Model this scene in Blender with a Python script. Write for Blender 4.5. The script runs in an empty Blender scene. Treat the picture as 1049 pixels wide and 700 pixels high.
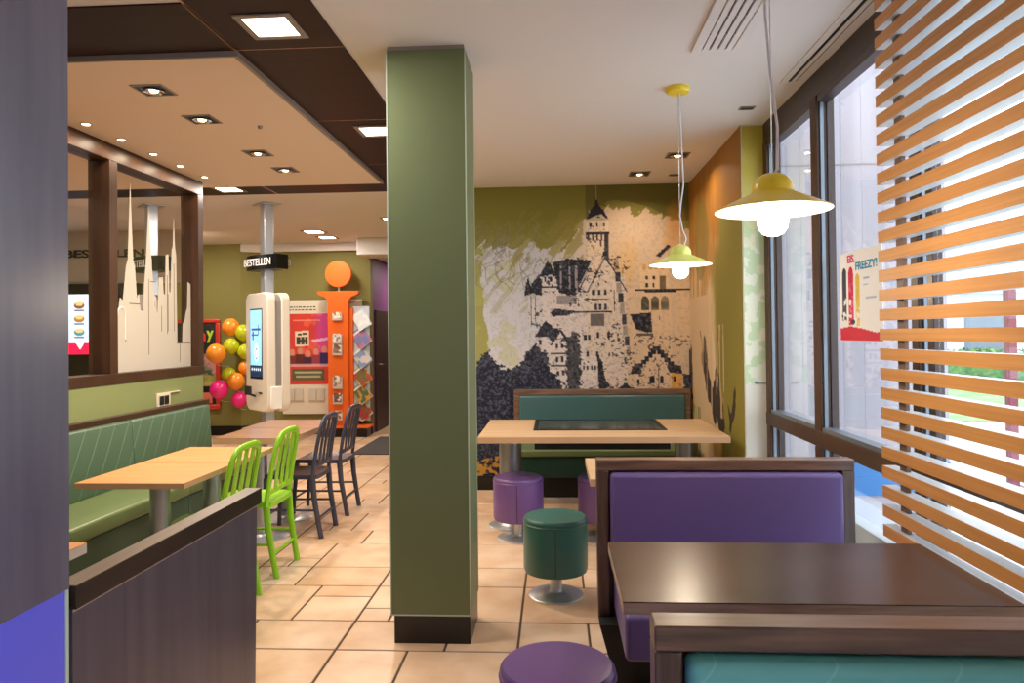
import bpy, bmesh, math, random
import numpy as np
from mathutils import Vector, Matrix
PI = math.pi
SC = bpy.context.scene
COL = SC.collection
random.seed(7)

# ------------------------------------------------------------------ camera
def cam_basis(yaw, pitch, roll):
    cy, sy, cp, sp = math.cos(yaw), math.sin(yaw), math.cos(pitch), math.sin(pitch)
    f = Vector((-sy*cp, cy*cp, sp)); r = Vector((cy, sy, 0)); u = r.cross(f)
    c, s = math.cos(roll), math.sin(roll)
    return c*r + s*u, -s*r + c*u, f
r_, u_, f_ = cam_basis(.05951, .01278, -.01117)
cd = bpy.data.cameras.new('camera'); cam = bpy.data.objects.new('camera', cd); COL.objects.link(cam)
cam.matrix_world = Matrix(((r_.x, u_.x, -f_.x, 0), (r_.y, u_.y, -f_.y, 0), (r_.z, u_.z, -f_.z, 1.45), (0, 0, 0, 1)))
cd.sensor_width = 36; cd.lens = 740/1049*36; cd.shift_y = (332.6-350)/1049
cd.clip_start = .02
SC.camera = cam

# ------------------------------------------------------------------ world and exposure
w = bpy.data.worlds.new('overcast_sky'); SC.world = w; w.use_nodes = True
nt = w.node_tree; bg = nt.nodes['Background']
bg.inputs[0].default_value = (.88, .94, 1.0, 1); bg.inputs[1].default_value = 3.0
SC.view_settings.view_transform = 'Standard'; SC.view_settings.look = 'None'
SC.view_settings.exposure = 0.6; SC.view_settings.gamma = 1; SC.view_settings.use_curve_mapping = False
try:
    SC.cycles.use_denoising = True; SC.cycles.max_bounces = 10; SC.cycles.diffuse_bounces = 5
    SC.cycles.transparent_max_bounces = 16; SC.cycles.sample_clamp_indirect = 4
    SC.cycles.caustics_reflective = False; SC.cycles.caustics_refractive = False
except Exception: pass
K_LED = 17.0       # watts of each square LED panel
K_SPOT = 8.0      # watts of each recessed warm spot
K_PEND = 7.0      # watts of each pendant bulb

# ------------------------------------------------------------------ colours and materials
def lin(c):
    c = c/255.0
    return c/12.92 if c <= .04045 else ((c+.055)/1.055)**2.4
def C3(r, g, b): return (lin(r), lin(g), lin(b), 1)
def mat(name, rgb, rough=.5, metal=0, noise=0, scale=(8, 8, 8), rgb2=None, bump=0, spec=.5, detail=4, coat=0, nlo=.35, nhi=.65, emit=0):
    m = bpy.data.materials.new(name); m.use_nodes = True
    n = m.node_tree.nodes; l = m.node_tree.links; p = n['Principled BSDF']
    p.inputs['Base Color'].default_value = C3(*rgb); p.inputs['Roughness'].default_value = rough
    p.inputs['Metallic'].default_value = metal; p.inputs['Specular IOR Level'].default_value = spec
    if coat: p.inputs['Coat Weight'].default_value = coat; p.inputs['Coat Roughness'].default_value = .15
    if emit: p.inputs['Emission Color'].default_value = C3(*rgb); p.inputs['Emission Strength'].default_value = emit
    if noise or rgb2 or bump:
        tc = n.new('ShaderNodeTexCoord'); mp = n.new('ShaderNodeMapping'); nz = n.new('ShaderNodeTexNoise')
        mp.inputs['Scale'].default_value = scale; nz.inputs['Scale'].default_value = 1; nz.inputs['Detail'].default_value = detail
        l.new(tc.outputs['Object'], mp.inputs[0]); l.new(mp.outputs[0], nz.inputs['Vector'])
        if noise or rgb2:
            cr = n.new('ShaderNodeValToRGB'); cr.color_ramp.elements[0].position = nlo; cr.color_ramp.elements[1].position = nhi
            a = C3(*rgb); b = C3(*rgb2) if rgb2 else tuple(x*(1-noise) for x in a[:3])+(1,)
            cr.color_ramp.elements[0].color = b; cr.color_ramp.elements[1].color = a
            l.new(nz.outputs[0], cr.inputs[0]); l.new(cr.outputs[0], p.inputs['Base Color'])
        if bump:
            bm_ = n.new('ShaderNodeBump'); bm_.inputs['Strength'].default_value = bump; bm_.inputs['Distance'].default_value = .004
            l.new(nz.outputs[0], bm_.inputs['Height']); l.new(bm_.outputs[0], p.inputs['Normal'])
    return m
def glass_mat(name, tint=(1, 1, 1, 1), gl=1.0):
    m = bpy.data.materials.new(name); m.use_nodes = True
    n = m.node_tree.nodes; l = m.node_tree.links; n.clear()
    o = n.new('ShaderNodeOutputMaterial'); mx = n.new('ShaderNodeMixShader'); t = n.new('ShaderNodeBsdfTransparent')
    g = n.new('ShaderNodeBsdfGlossy'); g.inputs['Roughness'].default_value = .02; t.inputs[0].default_value = tint
    lw = n.new('ShaderNodeLayerWeight'); lw.inputs[0].default_value = .5
    pw = n.new('ShaderNodeMath'); pw.operation = 'POWER'; pw.inputs[1].default_value = 4.0
    mu = n.new('ShaderNodeMath'); mu.operation = 'MULTIPLY_ADD'; mu.inputs[1].default_value = .8*gl; mu.inputs[2].default_value = .03*gl
    l.new(lw.outputs['Facing'], pw.inputs[0]); l.new(pw.outputs[0], mu.inputs[0]); l.new(mu.outputs[0], mx.inputs[0]); l.new(t.outputs[0], mx.inputs[1]); l.new(g.outputs[0], mx.inputs[2]); l.new(mx.outputs[0], o.inputs[0])
    return m
def emis(name, rgb, s):
    m = bpy.data.materials.new(name); m.use_nodes = True
    n = m.node_tree.nodes; l = m.node_tree.links; n.clear()
    o = n.new('ShaderNodeOutputMaterial'); e = n.new('ShaderNodeEmission'); e.inputs[0].default_value = C3(*rgb); e.inputs[1].default_value = s
    l.new(e.outputs[0], o.inputs[0]); return m
def vcol_mat(name, rough=.6, emit=0, spec=.3):
    m = bpy.data.materials.new(name); m.use_nodes = True
    n = m.node_tree.nodes; l = m.node_tree.links; p = n['Principled BSDF']
    a = n.new('ShaderNodeAttribute'); a.attribute_name = 'Col'
    p.inputs['Roughness'].default_value = rough; p.inputs['Specular IOR Level'].default_value = spec
    l.new(a.outputs['Color'], p.inputs['Base Color'])
    if emit: l.new(a.outputs['Color'], p.inputs['Emission Color']); p.inputs['Emission Strength'].default_value = emit
    return m
def stitched(name, rgb, rgb_line, plane, spacing=.12, ang=30, width=.06, rough=.4):
    """upholstery with thin diagonal stitch lines; plane 'yz' or 'xz'"""
    m = mat(name, rgb, rough); n = m.node_tree.nodes; l = m.node_tree.links; p = n['Principled BSDF']
    tc = n.new('ShaderNodeTexCoord'); sp = n.new('ShaderNodeSeparateXYZ'); l.new(tc.outputs['Object'], sp.inputs[0])
    h = sp.outputs[1] if plane == 'yz' else sp.outputs[0]
    m1 = n.new('ShaderNodeMath'); m1.operation = 'MULTIPLY'; m1.inputs[1].default_value = math.cos(math.radians(ang))/spacing
    m2 = n.new('ShaderNodeMath'); m2.operation = 'MULTIPLY'; m2.inputs[1].default_value = -math.sin(math.radians(ang))/spacing
    ad = n.new('ShaderNodeMath'); fr = n.new('ShaderNodeMath'); fr.operation = 'FRACT'
    gt = n.new('ShaderNodeMath'); gt.operation = 'LESS_THAN'; gt.inputs[1].default_value = width
    l.new(h, m1.inputs[0]); l.new(sp.outputs[2], m2.inputs[0]); l.new(m1.outputs[0], ad.inputs[0]); l.new(m2.outputs[0], ad.inputs[1])
    l.new(ad.outputs[0], fr.inputs[0]); l.new(fr.outputs[0], gt.inputs[0])
    mx = n.new('ShaderNodeMix'); mx.data_type = 'RGBA'; mx.inputs[6].default_value = C3(*rgb); mx.inputs[7].default_value = C3(*rgb_line)
    l.new(gt.outputs[0], mx.inputs[0]); l.new(mx.outputs[2], p.inputs['Base Color'])
    b = n.new('ShaderNodeBump'); b.invert = True; b.inputs['Strength'].default_value = .5; b.inputs['Distance'].default_value = .004
    l.new(gt.outputs[0], b.inputs['Height']); l.new(b.outputs[0], p.inputs['Normal'])
    return m

M = {}
M['ceil'] = mat('painted_ceiling', (230, 226, 224), .9)
M['ceil_warm'] = mat('cream_ceiling_panel', (240, 222, 204), .9)
M['darkpanel'] = mat('dark_brown_ceiling_laminate', (44, 18, 12), .5, noise=.3, scale=(3, 25, 3), spec=.25)
M['seam'] = mat('pale_edge_strip', (150, 140, 135), .5)
M['green_col'] = mat('green_pillar_paint', (102, 114, 78), .45, spec=.5)
M['edge'] = mat('pale_edge_profile', (185, 200, 185), .35)
M['black'] = mat('black_plinth', (8, 8, 9), .3)
M['black_matt'] = mat('black_matt', (22, 20, 22), .6)
M['olive'] = mat('olive_wall_paint', (124, 118, 58), .7)
M['green_wall'] = mat('light_green_wall_paint', (138, 150, 100), .6)
M['grout'] = mat('dark_grout', (82, 62, 46), .9)
M['frame'] = mat('dark_brown_window_frame', (76, 52, 38), .42, noise=.3, scale=(20, 3, 3), spec=.35)
M['alu'] = mat('dark_aluminium', (70, 58, 56), .35, metal=.3)
M['alu_light'] = mat('pale_blue_aluminium', (120, 132, 144), .3, metal=.5)
M['slat_glare'] = mat('pale_slat_glare', (206, 210, 214), .3, spec=.6)  # daylight glare on slat tops and undersides, put into a pale colour
M['slat'] = mat('orange_wood_slat', (216, 156, 88), .5, rgb2=(198, 136, 70), scale=(40, 1.6, 90), nlo=.25, nhi=.75, detail=3)
M['post'] = mat('brown_wood_post', (110, 80, 62), .5)
M['purple_wall'] = mat('purple_wall_paint', (120, 62, 118), .6)
M['door'] = mat('dark_brown_door', (64, 46, 36), .5)
M['steel'] = mat('brushed_steel', (206, 210, 216), .34, metal=.75)
M['steel_soft'] = mat('grey_steel_leg', (165, 168, 174), .35, metal=.75)
M['chrome'] = mat('chrome', (215, 217, 222), .12, metal=1)
M['oak'] = mat('light_orange_wood', (222, 158, 100), .36, rgb2=(206, 140, 84), scale=(2, 26, 20), nlo=.3, nhi=.7)
M['oak_edge'] = mat('light_wood_edge', (190, 152, 116), .5)
M['oak_pale'] = mat('pale_wood', (216, 184, 146), .35, rgb2=(198, 162, 122), scale=(2, 26, 20), nlo=.3, nhi=.7)
M['brown_top'] = mat('brown_wood_tabletop', (150, 112, 88), .3, rgb2=(128, 94, 72), scale=(2, 26, 20))
M['dark_top'] = mat('dark_walnut_tabletop', (80, 56, 44), .27, rgb2=(56, 38, 32), scale=(2.5, 30, 20), nlo=.3, nhi=.7, spec=.6)
M['walnut_edge'] = mat('greyed_walnut_edge', (200, 178, 156), .4, rgb2=(164, 140, 120), scale=(4, 30, 40))
M['walnut'] = mat('greyed_walnut_frame', (136, 104, 86), .3, rgb2=(88, 66, 56), scale=(4, 30, 45), nlo=.3, nhi=.7, spec=.6)
M['walnut_v'] = mat('greyed_walnut_upright', (112, 86, 74), .3, rgb2=(72, 54, 48), scale=(45, 30, 4), nlo=.3, nhi=.7, spec=.6)
M['partition'] = mat('dark_grey_wood_panel', (82, 74, 86), .3, rgb2=(62, 54, 66), scale=(10, 22, 1.2), nlo=.3, nhi=.7, spec=.6)
M['partition_cap'] = mat('dark_brown_cap', (44, 30, 26), .3, noise=.3, scale=(20, 3, 20))
M['purple'] = mat('purple_leather', (104, 86, 146), .42, bump=.12, scale=(260, 260, 260))
M['purple_dark'] = mat('plum_leather', (108, 78, 140), .36, bump=.1, scale=(260, 260, 260))
M['violet_panel'] = mat('violet_laminate', (98, 100, 228), .3)
M['teal'] = stitched('teal_leather', (118, 204, 198), (136, 214, 208), 'xz', .16, 40, .025, .28)
M['teal_far'] = mat('dark_teal_leather', (66, 104, 108), .26)
M['green_stool'] = mat('dark_green_leather', (52, 106, 100), .35, bump=.1, scale=(260, 260, 260))
M['bench_back'] = stitched('sage_green_leather', (74, 100, 80), (98, 124, 100), 'yz', .13, 32, .07, .4)
M['seat_sheen'] = mat('sage_green_seat_sheen', (104, 122, 78), .35)  # seat tops lighter and yellower: reflected light put into the leather colour
M['bench_front'] = mat('dark_green_seat_front', (58, 84, 66), .45)
M['lime'] = mat('lime_green_enamel', (138, 200, 32), .32)
M['navy'] = mat('charcoal_blue_enamel', (62, 64, 80), .35)
M['yellow'] = mat('yellow_enamel', (250, 222, 60), .3)
M['yellow_pale'] = mat('yellow_green_enamel', (232, 236, 128), .3)
M['white'] = mat('white_lacquer', (238, 236, 230), .4)
M['cord'] = mat('white_cord', (226, 224, 230), .6)
M['kiosk'] = mat('cream_white_plastic', (228, 220, 206), .3)
M['grey'] = mat('mid_grey_plastic', (140, 134, 130), .4)
M['orange'] = mat('orange_lacquer', (236, 104, 26), .45)
M['paper'] = mat('white_paper', (232, 230, 226), .7)
M['board'] = mat('cream_board', (222, 212, 190), .6)
M['mat'] = mat('dark_grey_doormat', (70, 66, 66), .95, bump=.6, scale=(150, 150, 150))
M['hedge'] = mat('hedge_green', (110, 150, 96), .9, rgb2=(66, 104, 60), scale=(6, 6, 6))
M['grass'] = mat('lawn_green', (140, 170, 120), .95, rgb2=(112, 146, 92), scale=(3, 3, 3))
M['paving'] = mat('pale_paving', (205, 212, 218), .8, noise=.15, scale=(2, 2, 2))
M['cladding'] = mat('pale_pink_cladding', (172, 166, 172), .7, rgb2=(162, 155, 162), scale=(9, 1, .4), nlo=.4, nhi=.6)
M['ext_white'] = mat('white_render', (235, 235, 232), .8)
M['ext_red'] = mat('dark_red_steel', (120, 50, 62), .5)
M['blue_reflection'] = mat('blue_reflection_paint', (60, 120, 180), .4)  # a bluish reflection, put in as a surface colour
M['pane'] = glass_mat('window_glass', (.97, .985, 1, 1), 1.3)
M['pane_in'] = glass_mat('partition_glass', (.97, .97, .96, 1), .8)
M['frost'] = mat('frosted_film', (196, 192, 182), .7)
M['led'] = emis('led_panel_glow', (255, 246, 226), 7)
M['spot'] = emis('spot_glow', (255, 226, 178), 14)
M['bulb'] = emis('bulb_glow', (255, 240, 214), 9)
M['screen_dark'] = mat('dark_screen_glass', (36, 62, 66), .12, spec=.8)
M['ink'] = mat('black_ink', (24, 20, 22), .5)
M['letter_white'] = mat('white_letter', (240, 240, 236), .5)
M['socket'] = mat('black_socket', (28, 28, 30), .35)
M['vc'] = vcol_mat('printed_surface'); M['vc_glossy'] = vcol_mat('printed_gloss', .25, 0, .5)
M['screen'] = vcol_mat('lit_screen', .2, 1.1)
M['mag'] = mat('magenta_print', (214, 36, 110), .5); M['cyan'] = mat('cyan_print', (10, 150, 196), .5)

# ------------------------------------------------------------------ mesh builder
class MB:
    def __init__(s): s.v = []; s.f = []; s.mi = []; s.k = 0
    def add(s, vs, fs):
        o = len(s.v); s.v += [tuple(x) for x in vs]; s.f += [[i+o for i in f] for f in fs]; s.mi += [s.k]*len(fs); return s
    def box(s, x0, x1, y0, y1, z0, z1, T=None):
        x0, x1 = sorted((x0, x1)); y0, y1 = sorted((y0, y1)); z0, z1 = sorted((z0, z1))
        vs = [Vector(p) for p in ((x0,y0,z0),(x1,y0,z0),(x1,y1,z0),(x0,y1,z0),(x0,y0,z1),(x1,y0,z1),(x1,y1,z1),(x0,y1,z1))]
        if T: vs = [T @ p for p in vs]
        return s.add(vs, [(0,3,2,1),(4,5,6,7),(0,1,5,4),(1,2,6,5),(2,3,7,6),(3,0,4,7)])
    def lathe(s, prof, cx=0, cy=0, n=40, T=None, caps=True):
        vs = []; fs = []
        for r, z in prof:
            for i in range(n):
                a = 2*PI*i/n; vs.append(Vector((cx+r*math.cos(a), cy+r*math.sin(a), z)))
        m = len(prof)
        for j in range(m-1):
            for i in range(n):
                k = (i+1) % n; fs.append((j*n+i, j*n+k, (j+1)*n+k, (j+1)*n+i))
        if caps and prof[0][0] > 1e-5: fs.append(tuple(range(n-1, -1, -1)))
        if caps and prof[-1][0] > 1e-5: fs.append(tuple((m-1)*n+i for i in range(n)))
        if T: vs = [T @ p for p in vs]
        return s.add(vs, fs)
    def prism(s, pts, a, b, axis='z', T=None):
        """extrude 2-D outline between a and b along axis; pts are the two other coordinates in order"""
        def P(u, v, t): return {'z': (u, v, t), 'y': (u, t, v), 'x': (t, u, v)}[axis]
        n = len(pts); vs = [Vector(P(u, v, a)) for u, v in pts]+[Vector(P(u, v, b)) for u, v in pts]
        if T: vs = [T @ p for p in vs]
        return s.add(vs, [tuple(range(n-1, -1, -1)), tuple(range(n, 2*n))]+[(i, (i+1) % n, n+(i+1) % n, n+i) for i in range(n)])
    def tube(s, path, r, n=10, flat=None, cap=True):
        """sweep an ellipse (r or (r1, r2)) along a path"""
        P = [Vector(p) for p in path]; vs = []; fs = []; up = None
        for i, p in enumerate(P):
            t = (P[min(i+1, len(P)-1)]-P[max(i-1, 0)]).normalized()
            if up is None:
                up = Vector(flat) if flat else (Vector((0, 0, 1)) if abs(t.z) < .9 else Vector((1, 0, 0)))
            a = up - t*up.dot(t); a.normalize(); up = a; b = t.cross(a)
            ri = r[i] if isinstance(r, list) else r
            ra, rb = ri if isinstance(ri, tuple) else (ri, ri)
            for k in range(n):
                th = 2*PI*k/n; vs.append(p+a*ra*math.cos(th)+b*rb*math.sin(th))
        for j in range(len(P)-1):
            for k in range(n):
                q = (k+1) % n; fs.append((j*n+k, j*n+q, (j+1)*n+q, (j+1)*n+k))
        fs.append(tuple(range(n-1, -1, -1))); fs.append(tuple((len(P)-1)*n+k for k in range(n)))
        return s.add(vs, fs)
    def ball(s, c, r, n=24, m=14):
        prof = [(max(1e-6, math.sin(PI*j/m)), -math.cos(PI*j/m)) for j in range(m+1)]
        R = r if isinstance(r, tuple) else (r, r, r)
        T = Matrix.Translation(c) @ Matrix.Diagonal((R[0], R[1], R[2], 1))
        return s.lathe(prof, n=n, T=T)
    def make(s, name, m, parent=None, bevel=0, seg=2, smooth=True, off=None):
        me = bpy.data.meshes.new(name)
        off = Vector(off) if off is not None else (parent.matrix_world.translation if parent is not None and False else Vector((0, 0, 0)))
        me.from_pydata([tuple(Vector(v)-off) for v in s.v], [], s.f)
        ms = m if isinstance(m, (list, tuple)) else [m]
        for x in ms: me.materials.append(x)
        if len(ms) > 1: me.polygons.foreach_set('material_index', s.mi)
        bm = bmesh.new(); bm.from_mesh(me); bmesh.ops.recalc_face_normals(bm, faces=bm.faces); bm.to_mesh(me); bm.free()
        if smooth:
            me.polygons.foreach_set('use_smooth', [True]*len(me.polygons)); me.set_sharp_from_angle(angle=math.radians(35))
        o = bpy.data.objects.new(name, me); COL.objects.link(o)
        if parent is not None: o.parent = parent
        if bevel:
            b = o.modifiers.new('bevel', 'BEVEL'); b.width = bevel; b.segments = seg; b.limit_method = 'ANGLE'; b.angle_limit = math.radians(40)
        return o
def B(*a, **k): return MB().box(*a, **k)
def tag(o, label, cat, group=None, kind=None):
    if label: o['label'] = label
    if cat: o['category'] = cat
    if group: o['group'] = group
    if kind: o['kind'] = kind
    return o
def thing(name, label, cat, loc=(0, 0, 0), rz=0, group=None, kind=None):
    o = bpy.data.objects.new(name, None); COL.objects.link(o); o.empty_display_size = .1
    o.location = loc; o.rotation_euler = (0, 0, rz); return tag(o, label, cat, group, kind)
def struct(name, mb, m, label=None, parent=None, bevel=0, smooth=False):
    o = mb.make(name, m, parent, bevel=bevel, smooth=smooth)
    if parent is None: o['kind'] = 'structure'; o['label'] = label or name.replace('_', ' '); 
    return o
def dup(o, parent=None, **kw):
    c = o.copy(); COL.objects.link(c); c.parent = parent
    for k in list(o.children): dup(k, c)
    return c
def place(root, loc, rz=None, label=None, group=None):
    root.location = loc
    if rz is not None: root.rotation_euler = (0, 0, rz)
    if label: root['label'] = label
    if group: root['group'] = group
    return root
def lamp(name, kind, loc, watts, rgb, size=.1, parent=None, rot=(0, 0, 0), spread=None, spot=None):
    d = bpy.data.lights.new(name, kind); d.energy = watts; d.color = [lin(x) for x in rgb]
    if kind == 'AREA':
        d.shape = 'DISK'; d.size = size
        if spread: d.spread = math.radians(spread)
    elif kind == 'SPOT': d.spot_size = math.radians(spot or 120); d.spot_blend = .6; d.shadow_soft_size = size
    else: d.shadow_soft_size = size
    o = bpy.data.objects.new(name, d); COL.objects.link(o); o.location = loc; o.rotation_euler = rot
    if parent is not None: o.parent = parent
    return o
def text(name, body, size, m, parent, loc, rot, width=None, extrude=.001, bold=0):
    cu = bpy.data.curves.new(name, 'FONT'); cu.body = body; cu.size = size; cu.extrude = extrude; cu.offset = bold; cu.align_x = 'LEFT'
    t = bpy.data.objects.new(name+'_source', cu); COL.objects.link(t)
    dg = bpy.context.evaluated_depsgraph_get(); me = bpy.data.meshes.new_from_object(t.evaluated_get(dg))
    bpy.data.objects.remove(t)
    if width:
        xs = [v.co.x for v in me.vertices]; x0, x1 = min(xs), max(xs); k = width/(x1-x0)
        for v in me.vertices: v.co.x = (v.co.x-x0)*k
    me.materials.clear(); me.materials.append(m)
    o = bpy.data.objects.new(name, me); COL.objects.link(o); o.location = loc; o.rotation_euler = rot
    if parent is not None: o.parent = parent
    return o

# ------------------------------------------------------------------ painted surfaces (drawn in code)
def vnoise(X, Y, s, seed):
    rs = np.random.RandomState(seed); g = rs.rand(64, 64)
    x = X/s; y = Y/s; xi = np.floor(x).astype(int); yi = np.floor(y).astype(int); fx = x-xi; fy = y-yi
    fx = fx*fx*(3-2*fx); fy = fy*fy*(3-2*fy)
    G = lambda a, b: g[a % 64, b % 64]
    return (G(xi, yi)*(1-fx)+G(xi+1, yi)*fx)*(1-fy)+(G(xi, yi+1)*(1-fx)+G(xi+1, yi+1)*fx)*fy
def fbm(X, Y, s, seed, o=4):
    t = 0; a = .5; n = 0
    for i in range(o): t = t+a*vnoise(X, Y, s/2**i, seed+i); n += a; a *= .5
    return t/n
class Canvas:
    """u to the right 0..W, v downward 0..H, in any unit"""
    def __init__(s, u0, u1, v0, v1, step, rgb):
        s.nu = max(2, int(round((u1-u0)/step))+1); s.nv = max(2, int(round((v1-v0)/step))+1)
        s.U, s.V = np.meshgrid(np.linspace(u0, u1, s.nu), np.linspace(v0, v1, s.nv)); s.ext = (u0, u1, v0, v1)
        s.img = np.ones((s.nv, s.nu, 3))*np.array(rgb, float)
    def put(s, mask, rgb, a=1.0):
        A = (np.clip(mask.astype(float), 0, 1)*a)[..., None]; s.img = s.img*(1-A)+np.array(rgb, float)*A
    def pmask(s, pts, jit=0, seed=1):
        U, V = s.U, s.V
        if jit: U = U+(fbm(U, V, jit*3, seed)-.5)*jit*2.5; V = V+(fbm(U, V, jit*3, seed+9)-.5)*jit*2.5
        m = np.zeros(U.shape, bool); n = len(pts)
        for i in range(n):
            (x0, y0), (x1, y1) = pts[i], pts[(i+1) % n]
            if y0 == y1: continue
            c = ((y0 > V) != (y1 > V)) & (U < (x1-x0)*(V-y0)/(y1-y0)+x0); m ^= c
        return m
    def poly(s, pts, rgb, a=1.0, jit=0, seed=1): s.put(s.pmask(pts, jit, seed), rgb, a)
    def rect(s, u0, v0, u1, v1, rgb, a=1.0): s.put((s.U >= u0) & (s.U <= u1) & (s.V >= v0) & (s.V <= v1), rgb, a)
    def ell(s, cu, cv, ru, rv, rgb, a=1.0): s.put(((s.U-cu)/ru)**2+((s.V-cv)/rv)**2 <= 1, rgb, a)
    def line(s, p, q, w, rgb, a=1.0):
        d = np.array([q[0]-p[0], q[1]-p[1]], float); L = math.hypot(*d)+1e-9; d /= L
        x = s.U-p[0]; y = s.V-p[1]; t = x*d[0]+y*d[1]; n = abs(x*d[1]-y*d[0])
        s.put((t > 0) & (t < L) & (n < w/2), rgb, a)
    def mesh(s, name, m, fn, parent=None, back=None):
        """fn(U, V) -> X, Y, Z arrays; back = a thickness vector that gives the sheet a solid back"""
        X, Y, Z = fn(s.U, s.V); nv, nu = s.nv, s.nu
        co = np.stack([X, Y, Z], -1).reshape(-1, 3); i = np.arange(nv*nu).reshape(nv, nu)
        f = np.stack([i[:-1, :-1], i[1:, :-1], i[1:, 1:], i[:-1, 1:]], -1).reshape(-1, 4)
        verts = co; faces = f
        c = s.img.reshape(-1, 3)/255.0; c = np.where(c <= .04045, c/12.92, ((np.clip(c, 0, 1)+.055)/1.055)**2.4)
        if back is not None:
            k = [i[0, 0], i[0, -1], i[-1, -1], i[-1, 0]]; b = co[k]+np.array(back); n0 = len(co)
            verts = np.vstack([co, b]); c = np.vstack([c, c[k]])
            q = [n0, n0+1, n0+2, n0+3]
            extra = [tuple(q), (k[0], k[1], q[1], q[0]), (k[1], k[2], q[2], q[1]), (k[2], k[3], q[3], q[2]), (k[3], k[0], q[0], q[3])]
        else: extra = []
        me = bpy.data.meshes.new(name); me.from_pydata(verts.tolist(), [], faces.tolist()+extra)
        me.materials.append(m)
        at = me.color_attributes.new('Col', 'FLOAT_COLOR', 'POINT')
        at.data.foreach_set('color', np.hstack([c, np.ones((len(c), 1))]).astype(np.float32).ravel())
        o = bpy.data.objects.new(name, me); COL.objects.link(o)
        if parent is not None: o.parent = parent
        return o

# ================================================================== SETTING
ZC = 2.82
# ---- floor: five-unit modular tile pattern, unit .168 m
def build_floor():
    mb = MB(); u = .168; g = .005
    x_lo, x_hi, y_lo, y_hi = -9.2, 1.36, -6.0, 14.2
    mb.k = 0; mb.box(-9.2, 1.36, -6.0, 14.2, -.05, -.003)
    rng = random.Random(3); tiles = []
    yb = 3.300; rows = []; y = yb; k = 0
    hs = [2, 3]
    while y < y_hi: rows.append((y, hs[k % 2])); y += hs[k % 2]*u; k += 1
    y = yb; k = 1
    while y > y_lo: h = hs[k % 2]; y -= h*u; rows.append((y, h)); k += 1
    for (ry, h) in rows:
        x = -.19-5*u*12; pi = 0
        while x < x_hi:
            if h == 3:
                a, b = ((3, 2) if rng.random() < .55 else (2, 3))
                for w, xx in ((a, x), (b, x+a*u)):
                    if w == 3: tiles.append((xx, ry, 3, 3))
                    elif rng.random() < .55: tiles.append((xx, ry, 1, 1)); tiles.append((xx+u, ry, 1, 1)); tiles.append((xx, ry+u, 2, 2))
                    else: tiles.append((xx, ry, 2, 2)); tiles.append((xx, ry+2*u, 2, 1))
            else:
                if rng.random() < .5: tiles += [(x, ry, 3, 2), (x+3*u, ry, 2, 2)]
                else: tiles += [(x, ry, 2, 2), (x+2*u, ry, 3, 2)]
            x += 5*u
    shades = []
    for (tx, ty, w, h) in tiles:
        x0, x1, y0, y1 = tx+g, tx+w*u-g, ty+g, ty+h*u-g
        x0, x1, y0, y1 = max(x0, x_lo), min(x1, x_hi), max(y0, y_lo), min(y1, y_hi)
        if x1-x0 < .02 or y1-y0 < .02: continue
        mb.k = 1+rng.randrange(4); e = .003
        mb.add([(x0, y0, -.004), (x1, y0, -.004), (x1, y1, -.004), (x0, y1, -.004), (x0+e, y0+e, 0), (x1-e, y0+e, 0), (x1-e, y1-e, 0), (x0+e, y1-e, 0)],
               [(4, 5, 6, 7), (0, 1, 5, 4), (1, 2, 6, 5), (2, 3, 7, 6), (3, 0, 4, 7)])
    mats = [M['grout']]
    for c1, c2 in (((220, 192, 164), (204, 170, 138)), ((226, 194, 164), (208, 172, 138)), ((216, 184, 152), (200, 162, 124)), ((228, 200, 172), (214, 180, 148))):
        mats.append(mat('beige_stone_tile', c1, .34, rgb2=c2, scale=(4.5, 4.5, 4.5), nlo=.36, nhi=.62, spec=.5, detail=6, bump=.08))
    o = mb.make('floor', mats, smooth=False); o['kind'] = 'structure'; o['label'] = 'beige stone tiled floor with dark joints'
build_floor()

# ---- walls
struct('wall_back', B(-1.25, 1.52, 6.72, 6.86, -.05, 3.0), M['olive'], 'back wall that carries the castle mural')
mb = MB(); mb.box(1.245, 1.345, 4.861, 6.72, -.05, ZC); mb.box(1.345, 1.40, 4.861, 4.95, -.05, ZC)
struct('wall_right', mb, mat('white_wall', (214, 214, 200), .7), 'short side wall beside the window')
struct('wall_hall', B(-1.25, -1.15, 6.86, 14, -.05, 3.0), M['olive'], 'side wall of the rear hall')
wl = struct('wall_left', B(-3.16, -3.04, -.6, 6.075, -.05, 1.13), M['green_wall'], 'light green half wall under the glass partition')
mb = MB().prism([(-9.2, 10.38), (-4.62, 10.38), (-4.36, 10.5), (-2.71, 10.5), (-2.71, 10.62), (-4.4, 10.62), (-4.68, 10.5), (-9.2, 10.5)], .0, 3.0)
struct('wall_far', mb, M['olive'], 'olive green wall at the far end')
mb = MB().prism([(-9.0, 10.365), (-4.615, 10.365), (-4.355, 10.485), (-2.695, 10.485), (-2.695, 10.54), (-4.4, 10.54), (-4.7, 10.45), (-9.0, 10.45)], 0, .14)
struct('baseboard_far', mb, M['black'], 'black baseboard along the far wall')
mb = MB(); mb.box(-2.83, -2.71, 10.62, 14, 0, 3.0); mb.box(-2.83, -1.25, 13.9, 14, 0, 3.0)
struct('wall_passage', mb, M['purple_wall'], 'purple wall of the rear passage')
d = struct('door_1', B(-2.71, -2.68, 10.72, 11.75, .0, 1.83), M['door'], 'dark brown door in the purple passage wall', bevel=.004)
MB().tube([(-2.68, 10.9, 1.01), (-2.64, 10.9, 1.01), (-2.64, 11.02, 1.01)], .01).make('door_handle', M['chrome'], d)
struct('wall_outer', B(-9.3, -9.2, -6.0, 14.1, -.05, 3.0), M['green_wall'], 'outer wall of the order area')
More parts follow.
